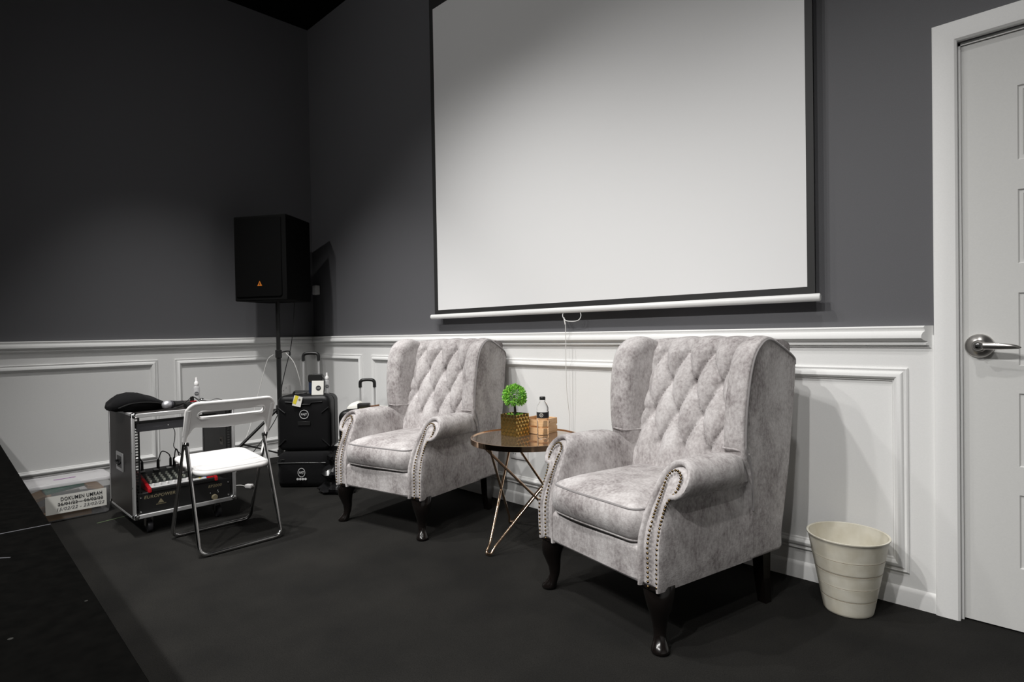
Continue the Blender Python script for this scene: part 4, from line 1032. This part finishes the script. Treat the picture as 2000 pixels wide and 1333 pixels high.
# soft bag under the suitcase
t = thing('travel_bag', 'black soft travel bag with white logo lying under the suitcase', 'bag', Vector((-3.972, 1.917, 0)), aw)
BW, BD, BH = .372, .335, SB-.003
ol = rrect(-BW/2, 0, BW/2, BD, .05, 6)
bb_ = obj('bag_body', G().pillow(ol, [('s', .5, .002), (.03, .002), (.008, .012), (0, .04), (-.004, .09), (-.002, .13), (.0, .15), (-.003, .18), (.004, BH-.022), (.018, BH-.006), (.04, BH), ('s', .5, BH)], lambda a, b, h: (a+.003*sin(h*60), b+.004*sin(a*40+h*30)*(b < .1), h)), 'cloth', t, 60)
obj('logo', ring_logo(.029, .0035, .019, frame_m((.0, -.012, .112), (1, 0, 0), (0, 0, 1)) @ Matrix.Diagonal((.9, 1.12, 1, 1))), 'silver', bb_)
g = G()
for k in range(4):
    q = G().lathe([(.0085, 0), (.0085, .001)], 16); q.xf(frame_m((-.028+.0185*k, -.012, .066), (1, 0, 0), (0, 0, 1))); g.add(q.v, q.f)
obj('logo_dots', g, 'silver', bb_)
obj('zip_line', G().tube([(-.17, -.003, .178), (0, -.006, .180), (.17, -.003, .178)], .004, 6), 'black', bb_)
g = G().box((-.135, -.006, .205), (.024, .004, .006), .001, 1); g.box((-.146, -.006, .200), (.004, .004, .014), .001, 1); obj('zip_puller', g, 'chrome', bb_)
# crumpled plastic bag on the right
t = thing('plastic_bag', 'crumpled black plastic bag between travel bag and armchair', 'bag', Vector((-3.70, 2.035, 0)))
random.seed(3); R = []
for k in range(15):
    z = .27*k/14; a_ = (.10+.03*sin(k*1.1))*(1-.55*(k/14)**2.2); row = []
    for j in range(28):
        th = 2*PI*j/28; rr_ = a_*(1+.12*sin(th*3+k*.9)+.10*sin(th*7-k*1.7)+random.uniform(-.07, .07)); row.append((rr_*cos(th), rr_*sin(th)*.85, max(.001, z+random.uniform(-.006, .006)*(k > 0))))
    R.append(row)
obj('bag_body', G().rings(R), 'bagp', t, 25)
# second suitcase behind the left armchair
s2 = Vector((-3.735, 2.262, 0))
t = thing('suitcase', 'black suitcase with short raised handle behind the left armchair', 'suitcase', s2, aw, 'black suitcases')
W2, D2, H2 = .345, .215, .533
sh2 = suit_shell(t, W2, D2, H2-.03, .03)
for sx in (-1, 1):
    for y in (.05, .17):
        q = G().lathe([(.006, -.009), (.015, -.009), (.017, 0), (.015, .009), (.006, .009)], 16); q.xf(frame_m((sx*.13, y, .0172), (1, 0, 0), (0, 0, 1))); obj('wheel', q, 'dgrey', t)
        obj('wheel_fork', G().box((sx*.13, y, .030), (.022, .024, .012), .002, 1), 'black', t)
trolley(t, W2, H2, .750, D2-.03, .108)
# items on the second suitcase
bk_ = Vector((-.6976, .7165, 0))
t = thing('paper_pack', 'white crumpled paper pack on the suitcase behind the armchair', 'paper', s2+rtd*(-.065)+bk_*.10+Vector((0, 0, H2-.001)), aw)
obj('pack_body', G().pillow(rrect(-.06, -.05, .05, .05, .02, 4), [(.01, 0), (0, .01), (.004, .03), (.02, .048), ('s', .4, .056)], lambda a, b, h: (a, b, h*(1+.55*a/.05*.5))), 'paper', t, 30)
t = thing('passport_holder', 'black wallet with a yellow tab on the suitcase behind the armchair', 'wallet', s2+rtd*.005+bk_*.05+Vector((0, 0, H2-.001)), aw)
obj('wallet_body', G().box((0, 0, .025), (.085, .06, .048), .006), 'black', t); obj('tab', G().box((.01, -.045, .008), (.07, .03, .012), .002, 1), 'yel', t)
t = thing('document_folder', 'white folder lying on the suitcase behind the armchair', 'folder', s2+rtd*.105+bk_*.095+Vector((0, 0, H2-.001)), aw)
obj('folder_cover', G().box((0, 0, .008), (.11, .15, .014), .002, 1, Matrix.Rotation(rad(6), 3, 'Y')), 'paper', t)
t = thing('rolled_strap', 'thin brown strap end on the white folder', 'strap', s2+rtd*.075+bk_*.06+Vector((0, 0, H2+.022)), aw)
obj('strap_roll', G().tube([(-.05, 0, .0), (.0, .0, .002), (.04, 0, .006)], [.006, .006, .009], 8), 'cork', t)

# ------------------------------------------------------------------ light: ceiling spots and one added fill
def spot(loc, W, size=110, blend=.9, rad_=.05, tgt=None, col=(1, .985, .965)):
    d = bpy.data.lights.new('ceiling_spot', 'SPOT'); d.energy = W; d.spot_size = rad(size); d.spot_blend = blend; d.shadow_soft_size = rad_; d.color = col
    o = bpy.data.objects.new('ceiling_spot', d); C.objects.link(o); o.location = loc
    v = Vector(tgt or (loc[0], loc[1], 0))-Vector(loc); o.rotation_euler = v.to_track_quat('-Z', 'Y').to_euler(); return o
LZ = ZC-.03
spot((-3.7, .6, LZ), 360, 69, 1., tgt=(-4.1, 1.75, 0))
spot((-2.95, .5, LZ), 200, 90, 1., tgt=(-2.75, 1.8, 0))
spot((-2.15, .5, LZ), 175, 92, 1., tgt=(-1.75, 1.8, 0))
spot((-.40, 1.0, LZ), 110, 96, 1., tgt=(-.40, 1.3, 0))
spot((-2.9, -1.7, LZ), 135, 100, 1., tgt=(-2.75, 2.6, 2.1))  # added fill spot, brightens the upper left of screen and wall
spot((-2.1, -1.6, LZ), 320, 112, 1., tgt=(-1.6, .0, 0))
spot((-.65, -1.6, LZ), 350, 120, 1., tgt=(-.55, -.1, 0))
spot((.3, -1.6, LZ), 190, 118, 1., tgt=(.3, -.1, 0))

w = bpy.data.worlds.new('world'); bpy.context.scene.world = w; w.use_nodes = True
w.node_tree.nodes['Background'].inputs['Color'].default_value = (.9, .95, 1, 1); w.node_tree.nodes['Background'].inputs['Strength'].default_value = .02
vs_ = bpy.context.scene.view_settings; vs_.view_transform = 'Standard'; vs_.look = 'None'; vs_.exposure = 0; vs_.gamma = 1; vs_.use_curve_mapping = False
